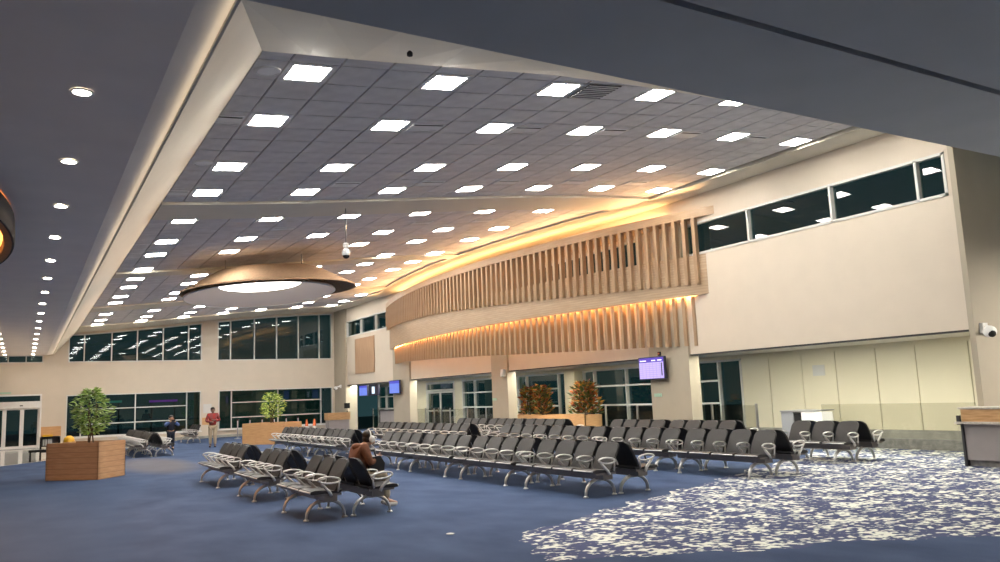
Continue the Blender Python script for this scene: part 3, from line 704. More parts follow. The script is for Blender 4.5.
# ------------------------------------------------------------------ wooden screen on the right wall
def build_screen():
    root = thing('wooden_screen', 'curved oak slat screen with warm light strips on the right wall', 'wall screen', (15.5, 28.6, 0))
    ox, oy = 15.5, 28.6
    th0 = math.asin((AC[1]-16.0)/AR)     # near end
    th1 = -math.asin((40.0-AC[1])/AR)
    def P(th, R, z): return (AC[0]-R*math.cos(th)-ox, AC[1]-R*math.sin(th)-oy, z)
    def ribbon(R0, R1, z0, z1, a, b, n=64):
        vs = []; fs = []
        for i in range(n+1):
            th = a+(b-a)*i/n
            vs += [P(th, R1, z0), P(th, R0, z0), P(th, R0, z1), P(th, R1, z1)]
        for i in range(n):
            for k in range(4): fs.append((i*4+k, (i+1)*4+k, (i+1)*4+(k+1) % 4, i*4+(k+1) % 4))
        fs += [(0, 1, 2, 3), (n*4+3, n*4+2, n*4+1, n*4)]
        return MB().add(vs, fs)
    zb0, zb1 = kz(4.11), kz(5.15)
    zc0, zc1 = kz(6.12), kz(6.34)
    def sm(o): smooth_by_angle(o, 30); return o
    sm(ribbon(AR-.20, AR-.08, zb0, zb1, th0, th1).build('band', 'oak_band', root))
    e = .022
    vs = []; fs = []; nn = 64
    for i in range(nn+1):
        th = th0+e+(th1-.01-th0-e)*i/nn
        xo, yo, _ = P(th, AR+.05, 0); xi = max(XW-.004-ox, xo+.02)
        vs += [(xo, yo, zc0), (xi, yo, zc0), (xi, yo, zc1), (xo, yo, zc1)]
    for i in range(nn):
        for k in range(4): fs.append((i*4+k, (i+1)*4+k, (i+1)*4+(k+1) % 4, i*4+(k+1) % 4))
    fs += [(0, 1, 2, 3), (nn*4+3, nn*4+2, nn*4+1, nn*4)]
    sm(MB().add(vs, fs).build('cornice', 'oak_cornice', root))
    vs = []; fs = []; nn = 64
    for i in range(nn+1):
        th = th0+e-.004+(th1-th0-e)*i/nn
        vs += [P(th, AR-.42, zc1+.012), P(th, AR-.50, zc1+.10), P(th, AR-.56, zc1+.10), P(th, AR-.56, zc1+.012)]
    for i in range(nn):
        for k in range(4): fs.append((i*4+k, (i+1)*4+k, (i+1)*4+(k+1) % 4, i*4+(k+1) % 4))
    MB().add(vs, fs).build('upper_light_strip', 'cove_glow', root)
    sm(ribbon(AR-.27, AR-.215, zb0+.02, zb0+.05, th0-.006, th1, 64).build('lower_light_strip', 'cove_glow_low', root))
    sl = MB().box((-.09, -.052, 0), (.09, .052, 1)).mesh('slat', 'oak_slat')
    st = .3235/AR
    n = int((th0-.008-th1)/st)
    for i in range(n+1):
        th = th0-.0185-st*i
        y = AC[1]-AR*math.sin(th); u = min(max((y/K-15.3)/(33.5-15.3), 0), 1)
        zl = kz(float(np.interp(u*18.2+15.3, [15.3, 18.7, 22.3, 27.1, 32, 34], [4.38, 4.52, 4.68, 4.88, 5.02, 5.06])))
        x, yy, _ = P(th, AR-.04, 0)
        link('upper_slat', sl, root, (x, yy, zl), (0, 0, th), (1, 1, zc0-zl+.004))
        zl2 = kz(float(np.interp(u*18.2+15.3, [15.3, 16.8, 19, 21.8, 25.7, 33.3], [2.80, 2.86, 2.92, 3.01, 3.15, 3.38])))
        x, yy, _ = P(th, AR-.31, 0)
        link('lower_slat', sl, root, (x, yy, zl2), (0, 0, th), (1.0, 1, zb0-.003-zl2))
    # asymmetric strip lamps on the cornice, throwing light outwards under the vault
    for i in range(7):
        th = th0+(th1-th0)*(i+.5)/7
        la = bpy.data.lights.new('cornice_lamp', 'AREA'); la.shape = 'RECTANGLE'; la.size = 3.2; la.size_y = .05; la.energy = 62; la.color = (1, .55, .24); la.spread = math.radians(84)
        lo = bpy.data.objects.new('cornice_lamp', la); C.objects.link(lo); lo.parent = root
        rad = Vector((-math.cos(th), -math.sin(th), 0)); dr = (rad+Vector((0, 0, .02))).normalized(); tg = Vector((math.sin(th), -math.cos(th), 0))
        zax = -dr; yax = zax.cross(tg)
        mm = Matrix.Identity(4)
        for a in range(3): mm[a][0] = tg[a]; mm[a][1] = yax[a]; mm[a][2] = zax[a]
        p = P(th, AR-.02, zc1+.045)
        for a in range(3): mm[a][3] = p[a]
        lo.matrix_local = mm
    # brackets back to the wall
    for y in (22, 28.2, 34.5):
        MB().box((arcx(y)+.15-ox, y-.06-oy, zb0+.1), (XW-ox-.002, y+.06-oy, zb0+.25)).build('bracket', 'oak_cornice', root)
build_screen()

# ------------------------------------------------------------------ tandem benches
def arc_pts(f, n): return [f(i/n) for i in range(n+1)]
def seat_mesh():
    # upholstered pan with a waterfall front, extruded across the width
    top = [(-.655, .405), (-.66, .43), (-.64, .452), (-.58, .462), (-.45, .452), (-.30, .435), (-.20, .44), (-.17, .46)]
    bot = [(-.165, .425), (-.22, .40), (-.45, .405), (-.60, .40)]
    return MB().prism(top+bot, 1, -.275, .275)
def lip_mesh(): return MB().tube([(-.663, -.27, .43), (-.668, -.1, .43), (-.668, .1, .43), (-.663, .27, .43)], .014, 6)
def back_mesh(thick0, thick1, w=.262):
    # outline in (y, h); panel leans back along its height
    out = [(-w, 0), (w, 0), (w*1.0, .30)]
    cr = .12; hh = .455
    out += [(w-cr+cr*math.cos(a), hh-cr+cr*math.sin(a)) for a in [i*PI/2/5 for i in range(6)]]
    out += [(-w+cr-cr*math.cos(a), hh-cr+cr*math.sin(a)) for a in [PI/2-i*PI/2/5 for i in range(6)]]
    out += [(-w, .30)]
    def P(y, h, t):
        lean = .225*(h/.455)-.012*math.sin(PI*h/.455)
        return (-.262+lean+t, y, .43+h*.97)
    n = len(out); ctr = [P(0, .2, thick0), P(0, .2, thick1)]
    vs = [P(y, h, thick0) for y, h in out]+[P(y, h, thick1) for y, h in out]+ctr
    fs = [(2*n, (i+1) % n, i) for i in range(n)]+[(2*n+1, n+i, n+(i+1) % n) for i in range(n)]+[(i, (i+1) % n, n+(i+1) % n, n+i) for i in range(n)]
    return MB().add(vs, fs)
def arm_mesh():
    m = MB()
    ring = []
    for k in range(18):
        a = 2*PI*k/18; u = .17*math.cos(a); v = .047*math.sin(a)
        tl = .12
        ring.append((-.385+u*math.cos(tl)+v*math.sin(tl), 0, .60-u*math.sin(tl)*-1*-.6+v*math.cos(tl)))
    m.tube(ring, .0145, 6, closed=True, flat=(1.5, 1))
    m.tube([(-.515, 0, .585), (-.49, 0, .54), (-.44, 0, .49), (-.38, 0, .43), (-.35, 0, .37)], [.018, .02, .022, .024, .026], 6)
    m.tube([(-.225, 0, .60), (-.235, 0, .52), (-.25, 0, .42)], .014, 6)
    return m
def leg_mesh():
    m = MB(); pts = []
    for k in range(13):
        a = PI*k/12; pts.append((-.335-.30*math.cos(a), 0, .03+.255*math.sin(a)**.9 if 0 < k < 12 else .025))
    m.tube(pts, [.023+.014*math.sin(PI*k/12) for k in range(13)], 8, flat=(1.25, .8))
    m.box((-.39, -.05, .25), (-.28, .05, .30))
    return m
def foot_mesh(x): return MB().lathe([(.045, 0), (.045, .012), (.02, .03)], (x, 0, 0), 10)
SM = {k: v for k, v in (('seat', seat_mesh().mesh('seat', 'seat_black')), ('lip', lip_mesh().mesh('lip', 'chrome')), ('back', back_mesh(-.025, .0).mesh('back', 'seat_grey')),
      ('shell', back_mesh(.001, .018, .255).mesh('shell', 'seat_back_shell')), ('arm', arm_mesh().mesh('arm', 'chrome')), ('leg', leg_mesh().mesh('leg', 'chrome')),
      ('f0', foot_mesh(-.635).mesh('foot', 'chrome')), ('f1', foot_mesh(-.035).mesh('foot', 'chrome')))}
BEAM = {}
PITCH = .62
def bench(n, x, y, rz, label, group, detail=True):
    t = thing('tandem_bench', label, 'bench', (x, y, 0), rz, group)
    L = n*PITCH
    if n not in BEAM: BEAM[n] = MB().box((-.44, -L/2+.06, .285), (-.24, L/2-.06, .39)).box((-.60, -L/2+.04, .37), (-.18, L/2-.04, .402)).mesh('beam', 'beam_metal')
    link('beam', BEAM[n], t)
    for i in range(n):
        yy = -L/2+PITCH*(i+.5)
        s = link('seat', SM['seat'], t, (0, yy, 0)); link('front_lip', SM['lip'], s)
        b = link('backrest', SM['back'], t, (0, yy, 0)); link('back_shell', SM['shell'], b)
    for i in range(n+1): link('armrest', SM['arm'], t, (0, -L/2+PITCH*i, 0))
    e = {3: .60, 4: .94}[n]
    for yy in (-e, e):
        l = link('leg', SM['leg'], t, (0, yy, 0))
        link('foot', SM['f0'], l); link('foot', SM['f1'], l)
    return t
def row(x, centres, n, what, mods):
    for i, y in enumerate(centres):
        ns = n[i] if isinstance(n, list) else n
        w_ = {3: 'three', 4: 'four'}[ns]
        bench(ns, x-.035, y, 0, '%s-seat black bench facing left, %s %s' % (w_, mods[i], what), 'benches '+what)
        bench(ns, x+.035, y, PI, '%s-seat black bench facing right, %s %s' % (w_, mods[i], what), 'benches '+what)
mods4 = ['nearest', 'second nearest', 'third nearest', 'farthest']
mods3 = ['nearest', 'middle', 'farthest']
row(4.38, [12.80, 15.95, 19.5], [3, 3, 4], 'in the short left cluster', mods3)
row(8.80, [12.13+2.62*i for i in range(4)], 4, 'in the long middle row before the aisle', mods4)
row(8.80, [24.85+2.62*i for i in range(3)], 4, 'in the middle row beyond the aisle', mods3)
row(12.45, [11.95+2.62*i for i in range(4)], 4, 'in the long second row from the right', mods4)
row(12.45, [24.25+2.62*i for i in range(3)], 4, 'in the second row beyond the aisle', mods3)
row(15.72, [12.23], [3], 'alone on the speckled carpet at the right', ['standing'])
row(15.60, [15.95, 18.57], 4, 'in the rightmost row before the column', ['nearer', 'farther'])
row(15.60, [23.45, 26.07, 28.7], 4, 'in the rightmost row beside the long planter', mods3)
row(4.27, [33.9, 36.5, 39.1], 4, 'in the far row behind the dark wood planter', mods3)
bench(4, 7.75, 43.9, PI/2*.0, 'four-seat black bench facing left against the far windows', 'benches against the far windows')

# ------------------------------------------------------------------ planters and plants
def leaves(n, fn, size, name, m, parent, droop=.5):
    mb = MB()
    for _ in range(n):
        p, out = fn()
        d = Vector(out); d.z -= droop*random.random(); d += Vector((random.uniform(-.5, .5), random.uniform(-.5, .5), random.uniform(-.4, .4)))
        d.normalize(); s = d.cross(Vector((random.uniform(-1, 1), random.uniform(-1, 1), 1.2))); s.normalize(); up = s.cross(d)
        l = size*random.uniform(.7, 1.25); w_ = l*.24; p = Vector(p)
        mb.add([p, p+d*l*.45+s*w_-up*l*.04, p+d*l, p+d*l*.45-s*w_-up*l*.04, p+d*l*.5+up*l*.05], [(0, 1, 4), (1, 2, 4), (2, 3, 4), (3, 0, 4)])
    o = mb.build(name, m, parent); o['kind'] = 'stuff'
    return o
def planter(label, corner, u, v, lu, lv, h, m, soil=True):
    t = thing('planter', label, 'planter', (corner[0], corner[1], 0))
    u = Vector((*u, 0)).normalized(); v = Vector((*v, 0)).normalized()
    def board(a, b, nrm, nm):
        p = [a, b, b+nrm*.04, a+nrm*.04]
        MB().add([(q.x, q.y, z) for z in (0, h) for q in p], [(3,2,1,0),(4,5,6,7),(0,1,5,4),(1,2,6,5),(2,3,7,6),(3,0,4,7)]).build(nm, m, t)
    O = Vector((0, 0, 0)); A = u*lu; B = v*lv
    board(O, A, v, 'side_board'); board(O+u*.0, B, u, 'side_board'); board(A, A+B, -u, 'side_board'); board(B, A+B, -v, 'side_board')
    q = [u*.04+v*.04, A-u*.04+v*.04, A+B-u*.04-v*.04, B+u*.04-v*.04]
    MB().add([(p.x, p.y, h-.06) for p in q]+[(p.x, p.y, h-.12) for p in q], [(0, 1, 2, 3), (7, 6, 5, 4)]).build('soil', 'soil', t)
    return t
def ficus(label, c, base, top, r, m, n):
    t = thing('ficus', label, 'plant', (c[0], c[1], base))
    hh = top-base
    for k in range(3):
        a = k*2.1; pts = [(.08*math.cos(a), .08*math.sin(a), 0), (.05*math.cos(a+.8), .05*math.sin(a+.8), hh*.25), (.12*math.cos(a), .12*math.sin(a), hh*.5), (.25*r*math.cos(a), .25*r*math.sin(a), hh*.8)]
        MB().tube(pts, [.022, .02, .014, .006], 6).build('trunk', 'bark', t)
    def fn():
        while True:
            a = random.uniform(0, 2*PI); zz = random.random()
            rr = r*math.sin(PI*min(.98, max(.1, zz*.86+.10)))**.7*random.uniform(.25, 1)*(1+.18*math.sin(3*a+5*zz))
            return (rr*math.cos(a), rr*math.sin(a), hh*(.22+.76*zz)), (math.cos(a), math.sin(a), .25)
    leaves(n, fn, .15, 'foliage', m, t)
planter('brown wood cube planter holding the nearer ficus, standing on blue carpet', (1.74, 23.67), (.637, .771), (-.74, .67), 1.14, 1.56, .95, 'planter_wood')
ficus('leafy green ficus in the brown wood cube planter', (1.62, 24.78), .84, 2.40, .47, 'leaf_green', 900)
planter('light oak planter holding the farther ficus behind the benches', (8.55, 37.6), (1.4, -1.8), (.79, .61), 2.25, 1.3, .93, 'planter_wood_light')
ficus('lime green ficus in the light oak planter', (9.85, 37.5), .82, 2.30, .52, 'leaf_lime', 700)
planter('long low oak planter under the upper wall, with orange-leaved shrubs', (17.65, 24.1), (0, 1), (1, 0), 5.2, .8, .9, 'planter_wood_light')
def croton(label, c, base, top, r, n):
    t = thing('croton', label, 'plant', (c[0], c[1], base)); hh = top-base
    for k in range(4):
        a = k*1.6; MB().tube([(.03*math.cos(a), .03*math.sin(a), 0), (.10*math.cos(a), .10*math.sin(a), hh*.4), (.2*r*math.cos(a), .2*r*math.sin(a), hh*.85)], [.018, .014, .006], 6).build('stem', 'bark', t)
    def fn():
        a = random.uniform(0, 2*PI); zz = random.random(); rr = r*random.uniform(.15, 1)*(1-.45*zz*zz)
        return (rr*math.cos(a), rr*math.sin(a), hh*(.1+.85*zz)), (math.cos(a), math.sin(a), .5)
    leaves(n, fn, .21, 'foliage', 'leaf_croton', t, .2)
croton('orange and green croton shrub at the left end of the long planter', (18.08, 28.5), .80, 2.05, .36, 520)
croton('orange and green croton shrub second from the left on the long planter', (18.08, 27.5), .80, 2.08, .38, 520)
croton('large bushy orange croton shrub at the right end of the long planter', (18.08, 24.6), .80, 2.16, .55, 900)

# ------------------------------------------------------------------ round pendant over the middle and oval ring at left
def build_pendant():
    t = thing('pendant_lamp', 'large round wooden pendant lamp with a pale tilted inner ring', 'pendant lamp', (6.82, 26.2, 5.40))
    t.rotation_euler = (0, -.05, 0)
    R = 2.75
    o = MB().lathe([(1.55, .66), (1.64, .65), (R, .05), (R+.02, .0), (R-.05, .0), (R-.10, .05), (1.55, .60)], seg=64, cap=False).build('shade', None, t)
    o.data.materials.append(wood('pendant_wood', (.20, .12, .065), (.29, .18, .10), (3, 3, .2), rough=.85)); smooth_by_angle(o, 30)
    # tilted inner dish
    d = bpy.data.objects.new('inner_ring', MB().lathe([(2.36, .0), (2.33, .02), (1.35, .34), (1.30, .36), (1.28, .40), (2.38, .06)], seg=64, cap=False).mesh('inner_ring', 'pendant_inner')); C.objects.link(d); d.parent = t
    d.location = (-.22, .30, -.10); d.rotation_euler = (-.05, .0, 0); smooth_by_angle(d, 40)
    e = MB().lathe([(2.37, -.012), (2.40, .01), (2.37, .03)], seg=64, cap=False).build('ring_edge', 'white', d)
    MB().lathe([(1.30, .352), (1.30, .372)], seg=48).build('diffuser', 'pendant_glow', d)
    MB().lathe([(1.33, .374), (1.33, .40)], seg=48).build('back_plate', 'grey_lam', d)  # opaque cap added to keep the diffuser's light off the vault
    for a in (.4, 2.5, 4.6): MB().tube([(1.3*math.cos(a), 1.3*math.sin(a), .38), (1.4*math.cos(a), 1.4*math.sin(a), .62)], .012, 6).build('hanger', 'steel', t)
    for a in (1.2, 3.4, 5.2): MB().tube([(1.5*math.cos(a), 1.5*math.sin(a), .63), (1.5*math.cos(a), 1.5*math.sin(a), 1.0)], .02, 6).build('mount', 'steel', t)
build_pendant()
def build_oval():
    t = thing('oval_ceiling_lamp', 'warm orange oval lamp cut by the left edge of the frame', 'ceiling lamp', (-2.80, 14.0, ZS-.42))
    a, b = 2.6, 5.2
    def loop(s, z, n=72): return [(a*s*math.cos(2*PI*k/n), b*s*math.sin(2*PI*k/n), z) for k in range(n)]
    def shell(rings, nm, m):
        n = 72; vs = []; fs = []
        for s, z in rings: vs += loop(s, z)
        for i in range(len(rings)-1):
            for k in range(n): fs.append((i*n+k, i*n+(k+1) % n, (i+1)*n+(k+1) % n, (i+1)*n+k))
        o = MB().add(vs, fs).build(nm, m, t); smooth_by_angle(o, 40); return o
    shell([(.985, .415), (1.0, .36), (1.004, .02), (1.0, .0), (.99, .0)], 'rim', 'tbar')
    shell([(.992, .0), (.955, .02), (.95, .03), (.94, .16)], 'shade', 'pendant_wood')
    n = 72; vs = loop(.945, .12)+[(0, 0, .16)]
    MB().add(vs, [(k, n, (k+1) % n) for k in range(n)]).build('diffuser', 'ring_glow', t)
build_oval()

# ------------------------------------------------------------------ cameras, displays, small fixtures
def cctv_drop():
    x, y = 6.55, 18.2; zt = prof(x)-.06
    t = thing('hanging_camera', 'white security camera hanging on a thin pole from the first rib', 'camera', (x, y, zt-1.15))
    MB().tube([(0, 0, .3), (0, 0, 1.148)], .014, 8).build('pole', 'steel', t)
    MB().lathe([(.05, .30), (.07, .28), (.07, .20), (.05, .18)], seg=16).build('collar', 'white', t)
    MB().lathe([(.04, .18), (.09, .12), (.10, .04), (.09, .0)], seg=16).build('housing', 'white', t)
    MB().ball((0, 0, 0), (.085, .085, .08)).build('dome', 'black', t)
cctv_drop()
def wall_cam(loc, rz, label, s=1.0):
    t = thing('wall_camera', label, 'camera', loc, rz)
    MB().box((-.06*s, -.05*s, -.06*s), (.06*s, 0, .08*s)).build('base', 'white', t)
    MB().tube([(0, -.05*s, .02*s), (-.06*s, -.12*s, .0), (-.12*s, -.16*s, -.02*s)], .035*s, 8).build('arm', 'white', t)
    MB().ball((-.15*s, -.18*s, -.05*s), (.085*s, .085*s, .08*s)).build('housing', 'white', t)
    MB().ball((-.18*s, -.22*s, -.08*s), .05*s).build('lens', 'black', t)
wall_cam((16.86, YC-.121, kz(2.60)), 0, 'white dome camera on the olive wall at the right edge', 1.5)
wall_cam((XW-.121, 47.0, 2.62), -PI/2, 'small white camera on the far corner pilaster', 1.4)
def lamp_col():
    t = thing('wall_lamp', 'small white wall lamp on the middle olive column', 'wall lamp', (XW-.101, 27.75, 2.45))
    MB().box((-.03, -.10, 0), (0, .10, .30)).build('back_plate', 'white', t)
    MB().prism([(-.16, .02), (-.03, .0), (-.03, .30), (-.12, .30)], 1, -.09, .09).build('shade', 'white', t)
lamp_col()
def sign(loc, label):
    t = thing('exit_sign', label, 'sign', loc)
    MB().box((-.02, -.16, -.05), (0, .16, .05)).build('panel', 'sign_green', t)
sign((XW-.101, 18.75, 1.55), 'small green sign on the column below the large purple display')
sign((XW-.101, 28.6, 1.58), 'small green sign on the middle olive column')
t = thing('alarm_strobe', 'small red alarm strobe above the large purple display', 'alarm', (XW-.101, 18.55, 2.78)); MB().box((-.05, -.05, -.06), (0, .05, .06)).build('body', 'tbar', t); MB().box((-.06, -.03, -.02), (-.05, .03, .03)).build('lens', 'orange', t)
def screen(loc, w_, h, m, label, rz=-PI/2, marks=True):
    # faces local -Y
    t = thing('display_screen', label, 'display', loc, rz)
    MB().box((-w_/2-.03, 0, -h/2-.03), (w_/2+.03, .08, h/2+.03)).build('housing', 'screen_frame', t)
    me = MB().add([(0, 0, 0), (1, 0, 0), (1, 0, 1), (0, 0, 1)], [(0, 1, 2, 3)]).mesh('display', m)
    d = link('display', me, t, (-w_/2, -.003, -h/2), None, (w_, 1, h))
    if marks:
        for a, b in ((.04, .30), (.52, .68), (.76, .93)): MB().box((-w_/2+a*w_, -.006, h*.345), (-w_/2+b*w_, -.0035, h*.39)).build('heading', 'display_text', t)
        MB().box((w_*.40, -.006, -h*.38), (w_*.44, -.0035, h*.24)).build('side_bar', 'screen_frame', t)
    MB().box((-.06, .08, -.05), (.06, .199, .05)).build('bracket', 'steel', t)
    return t
screen((XW-.30, 18.75, 2.36), 1.10, .62, 'display', 'large purple flight information display on the near column')
screen((XW-.30, 38.45, 2.36), 1.25, .62, 'display_blue', 'blue display on the far olive column', marks=False)
screen((XW+.1, 43.9, 2.30), 1.2, .55, 'display_blue', 'pale blue display hanging left of the dark one, farthest away', marks=False)
sd = screen((XW+.1, 42.3, 2.30), 1.3, .55, 'screen_frame', 'dark display with a white square, hanging under the far wall', marks=False)
MB().box((-.25, -.006, -.2), (.15, -.0035, .18)).build('picture', 'display_white', sd)
tag(MB().box((XW-.05, K*37.98, kz(3.13)), (XW-.002, K*40.68, kz(4.96))).build('wood_wall_panel', 'wood_panel'), 'square brown wood panel on the right wall beyond the screen', 'wall panel')
for i, yy in enumerate((42.3, 43.9)):
    pass
tag(MB().box((8.80, YF-.03, 1.40), (9.25, YF-.002, 1.90)).build('notice_board', 'paper'), 'white notice on the far pier behind the person in plaid', 'notice')
tag(MB().box((8.75, YF-.03, .75), (9.15, YF-.002, 1.15)).build('wall_box', 'planter_wood_light'), 'small tan box on the far pier below the white notice', 'box')

# ------------------------------------------------------------------ glass railing
def railing(y0, y1, n, label, x=17.62, ph=1.22):
    t = thing('glass_railing', label, 'railing', (x, y0, 0))
    L = y1-y0
    for i in range(n+1):
        yy = L*i/n; MB().box((-.025, yy-.03, 0), (.025, yy+.03, ph)).build('post', 'steel', t)
    for i in range(n):
        a, b = L*i/n+.04, L*(i+1)/n-.04
        MB().box((-.006, a, .08), (.006, b, 1.18)).build('glass_panel', 'clear_glass', t)
railing(9.9, 13.9, 1, 'glass railing in front of the pale yellow panels', 17.62, .22); railing(16.0, 22.8, 4, 'glass railing behind the column with the large display')
railing(29.6, 36.6, 4, 'glass railing left of the long planter'); railing(37.2, 46.5, 5, 'glass railing in front of the double glass door, farthest away', 18.3)

# ------------------------------------------------------------------ desks and podiums
def desk():
    t = thing('gate_desk', 'gate counter with oak upper front and stone ledge at the right edge', 'counter', (15.98, 6.4, 0))
    L = 2.96; D = .60
    MB().box((.03, 0, .12), (D, L, .82)).build('front_panel', 'grey_lam', t)
    MB().box((.10, 0, 0), (D, L-.05, .12)).build('plinth', 'ledge_stone', t)
    MB().box((0.0, L-.05, 0), (.10, L, .82)).build('end_edge', 'tbar', t)
    MB().box((-.12, -.02, .82), (D, L+.05, .86)).build('ledge', 'stone_top', t)
    MB().box((.02, 0, .86), (D-.1, L-.02, 1.10)).build('upper_front', 'desk_wood', t)
    MB().box((0.0, -.02, 1.10), (D, L+.03, 1.135)).build('top', 'stone_top', t)
    MB().box((-.02, L-.01, .80), (.03, L+.06, .98)).build('end_cap', 'tbar', t)
desk()
tm = thing('desk_monitor', 'black monitor foot on the gate counter at the right edge', 'monitor', (16.25, 8.35, 1.135))
MB().lathe([(.14, 0), (.14, .02), (.03, .03), (.02, .12)], seg=16).build('stand', 'black', tm); MB().box((-.02, -.28, .12), (.02, .28, .45)).build('panel', 'black', tm)
def podium():
    t = thing('gate_podium', 'grey gate podium with an open black side before the yellow panels', 'podium', (17.95, 14.35, 0))
    MB().box((0, 1.05, 0), (.75, 1.10, .98)).box((0, 0.7, 0), (.03, 1.05, .98)).build('side_panel', 'grey_metal', t)
    MB().box((.03, .42, .04), (.72, .70, .94)).build('opening', 'black', t)
    MB().box((0, 0, .0), (.75, .42, .74)).build('cabinet', 'grey_metal', t)
    MB().box((-.01, 0, .74), (.02, .42, .98)).box((-.01, -.55, .72), (.02, 0, .98)).build('front_sign', 'white', t)
    MB().box((-.02, -.02, .98), (.78, 1.12, 1.01)).build('top', 'grey_metal', t)
podium()
def far_counter():
    t = thing('far_counter', 'grey service counter with a dark frame beneath the far displays', 'counter', (17.2, 40.6, 0))
    MB().box((.03, .05, 0), (.6, 2.1, 1.12)).build('body', 'grey_lam', t)
    MB().box((0, 0, 1.12), (.64, 2.2, 1.20)).box((0, 0, 0), (.64, .10, 1.12)).box((0, 2.1, 0), (.64, 2.2, 1.12)).build('frame', 'tbar', t)
far_counter()
def far_desk():
    t = thing('check_desk', 'small desk with oak top panel beside the far pilaster', 'desk', (14.9, 44.6, 0))
    MB().box((0, 0, 0), (1.2, .6, .72)).build('body', 'grey_lam', t); MB().box((-.05, -.05, .72), (1.25, .65, 1.12)).build('upper_front', 'desk_wood', t)
    m2 = thing('check_monitor', 'dark monitor on the small desk beside the far pilaster', 'monitor', (16.05, 44.8, 1.12))
    MB().tube([(0, 0, 0), (0, 0, .25)], .03, 8).build('stand', 'black', m2); MB().box((-.16, -.04, .22), (.16, .04, .52)).build('panel', 'black', m2)
far_desk()
def cone(x, label):
    t = thing('traffic_cone', label, 'cone', (x, 44.0, 0), 0, 'cones by the far windows')
    MB().box((-.2, -.2, 0), (.2, .2, .04)).build('base', 'orange', t); MB().lathe([(.15, .04), (.115, .30)], seg=16).build('lower_cone', 'orange', t)
    MB().lathe([(.116, .30), (.095, .48)], seg=16).build('collar', 'white', t); MB().lathe([(.095, .48), (.035, .85)], seg=16).build('tip', 'orange', t)
cone(13.45, 'left one of two orange traffic cones by the far windows'); cone(13.88, 'right one of two orange traffic cones by the far windows')
for i in range(6):
    t = thing('stanchion', 'grey queue stanchion behind the light oak planter, %s from the left' % ORD[i], 'stanchion', (9.9+i*.62, 44.6-.1*i, 0), 0, 'stanchions by the far windows')
    MB().lathe([(.17, 0), (.17, .03), (.04, .06)], seg=16).build('base', 'grey_metal', t); MB().tube([(0, 0, .05), (0, 0, .98)], .033, 8).build('post', 'grey_metal', t); MB().lathe([(.045, .95), (.05, .97), (.05, 1.03), (.03, 1.05)], seg=12).build('cap', 'tbar', t)
def rack():
    t = thing('book_rack', 'black display rack with shelves left of the brown planter', 'rack', (.62, 35.6, 0))
    for x in (0, .62): MB().box((x, 0, 0), (x+.06, .4, .86)).build('upright', 'black', t)
    for z in (.28, .50, .84): MB().box((.06, 0, z), (.62, .4, z+.03)).build('shelf', 'black', t)
    MB().box((.06, .36, .53), (.62, .40, .84)).build('back_panel', 'grey_lam', t)
    MB().box((.02, .30, .87), (.70, .36, 1.24)).build('header_board', 'planter_wood_light', t)
    for i in range(4):
        b = MB().box((0, 0, 0), (.05, .22, .25)).build('book', 'paper'); b.location = (.72+.085*i, 35.68, .531); tag(b, 'white book on the black display rack, %s from the left' % ORD[i], 'book', 'books on the rack')
    y = MB().box((0, 0, 0), (.34, .3, .07)).build('yellow_tray', 'yellow'); y.location = (.70, 35.62, .871); tag(y, 'yellow tray lying on top of the black rack', 'tray')
    c = MB().lathe([(.05, 0), (.17, .06), (.20, .2), (.17, .36), (.06, .44)], seg=20).build('yellow_bag', 'yellow'); c.location = (1.60, 35.75, 0.0); c.location.z = .42; tag(c, 'round yellow bag on a black box beside the display rack', 'bag'); c.data.shade_smooth()
    k = MB().box((0, 0, 0), (.5, .45, .42)).build('black_box', 'black'); k.location = (1.36, 35.55, 0); tag(k, 'black box under the round yellow bag', 'box')
    s = thing('black_stool', 'low black stool in front of the glass doors', 'stool', (.25, 34.6, 0.006))
    MB().box((0, 0, .34), (.75, .42, .42)).build('seat', 'black', s)
    for x in (.03, .66):
        for yy in (.03, .34): MB().box((x, yy, 0), (x+.06, yy+.05, .34)).build('leg', 'black', s)
rack()
for i, (y, z) in enumerate(((20.6, 2.15), (20.85, 2.15))):
    t = thing('outdoor_lantern', '%s of two warm lanterns glowing outside, left of the large display' % ('right one', 'left one')[i], 'lantern', (21.3, y+1.6, 0), 0, 'lanterns outside')
    MB().tube([(0, 0, -.1), (0, 0, z-.15)], .03, 6).build('post', 'black', t); MB().box((-.06, -.06, z-.15), (.06, .06, z+.2)).build('lamp', 'lantern_glow', t)

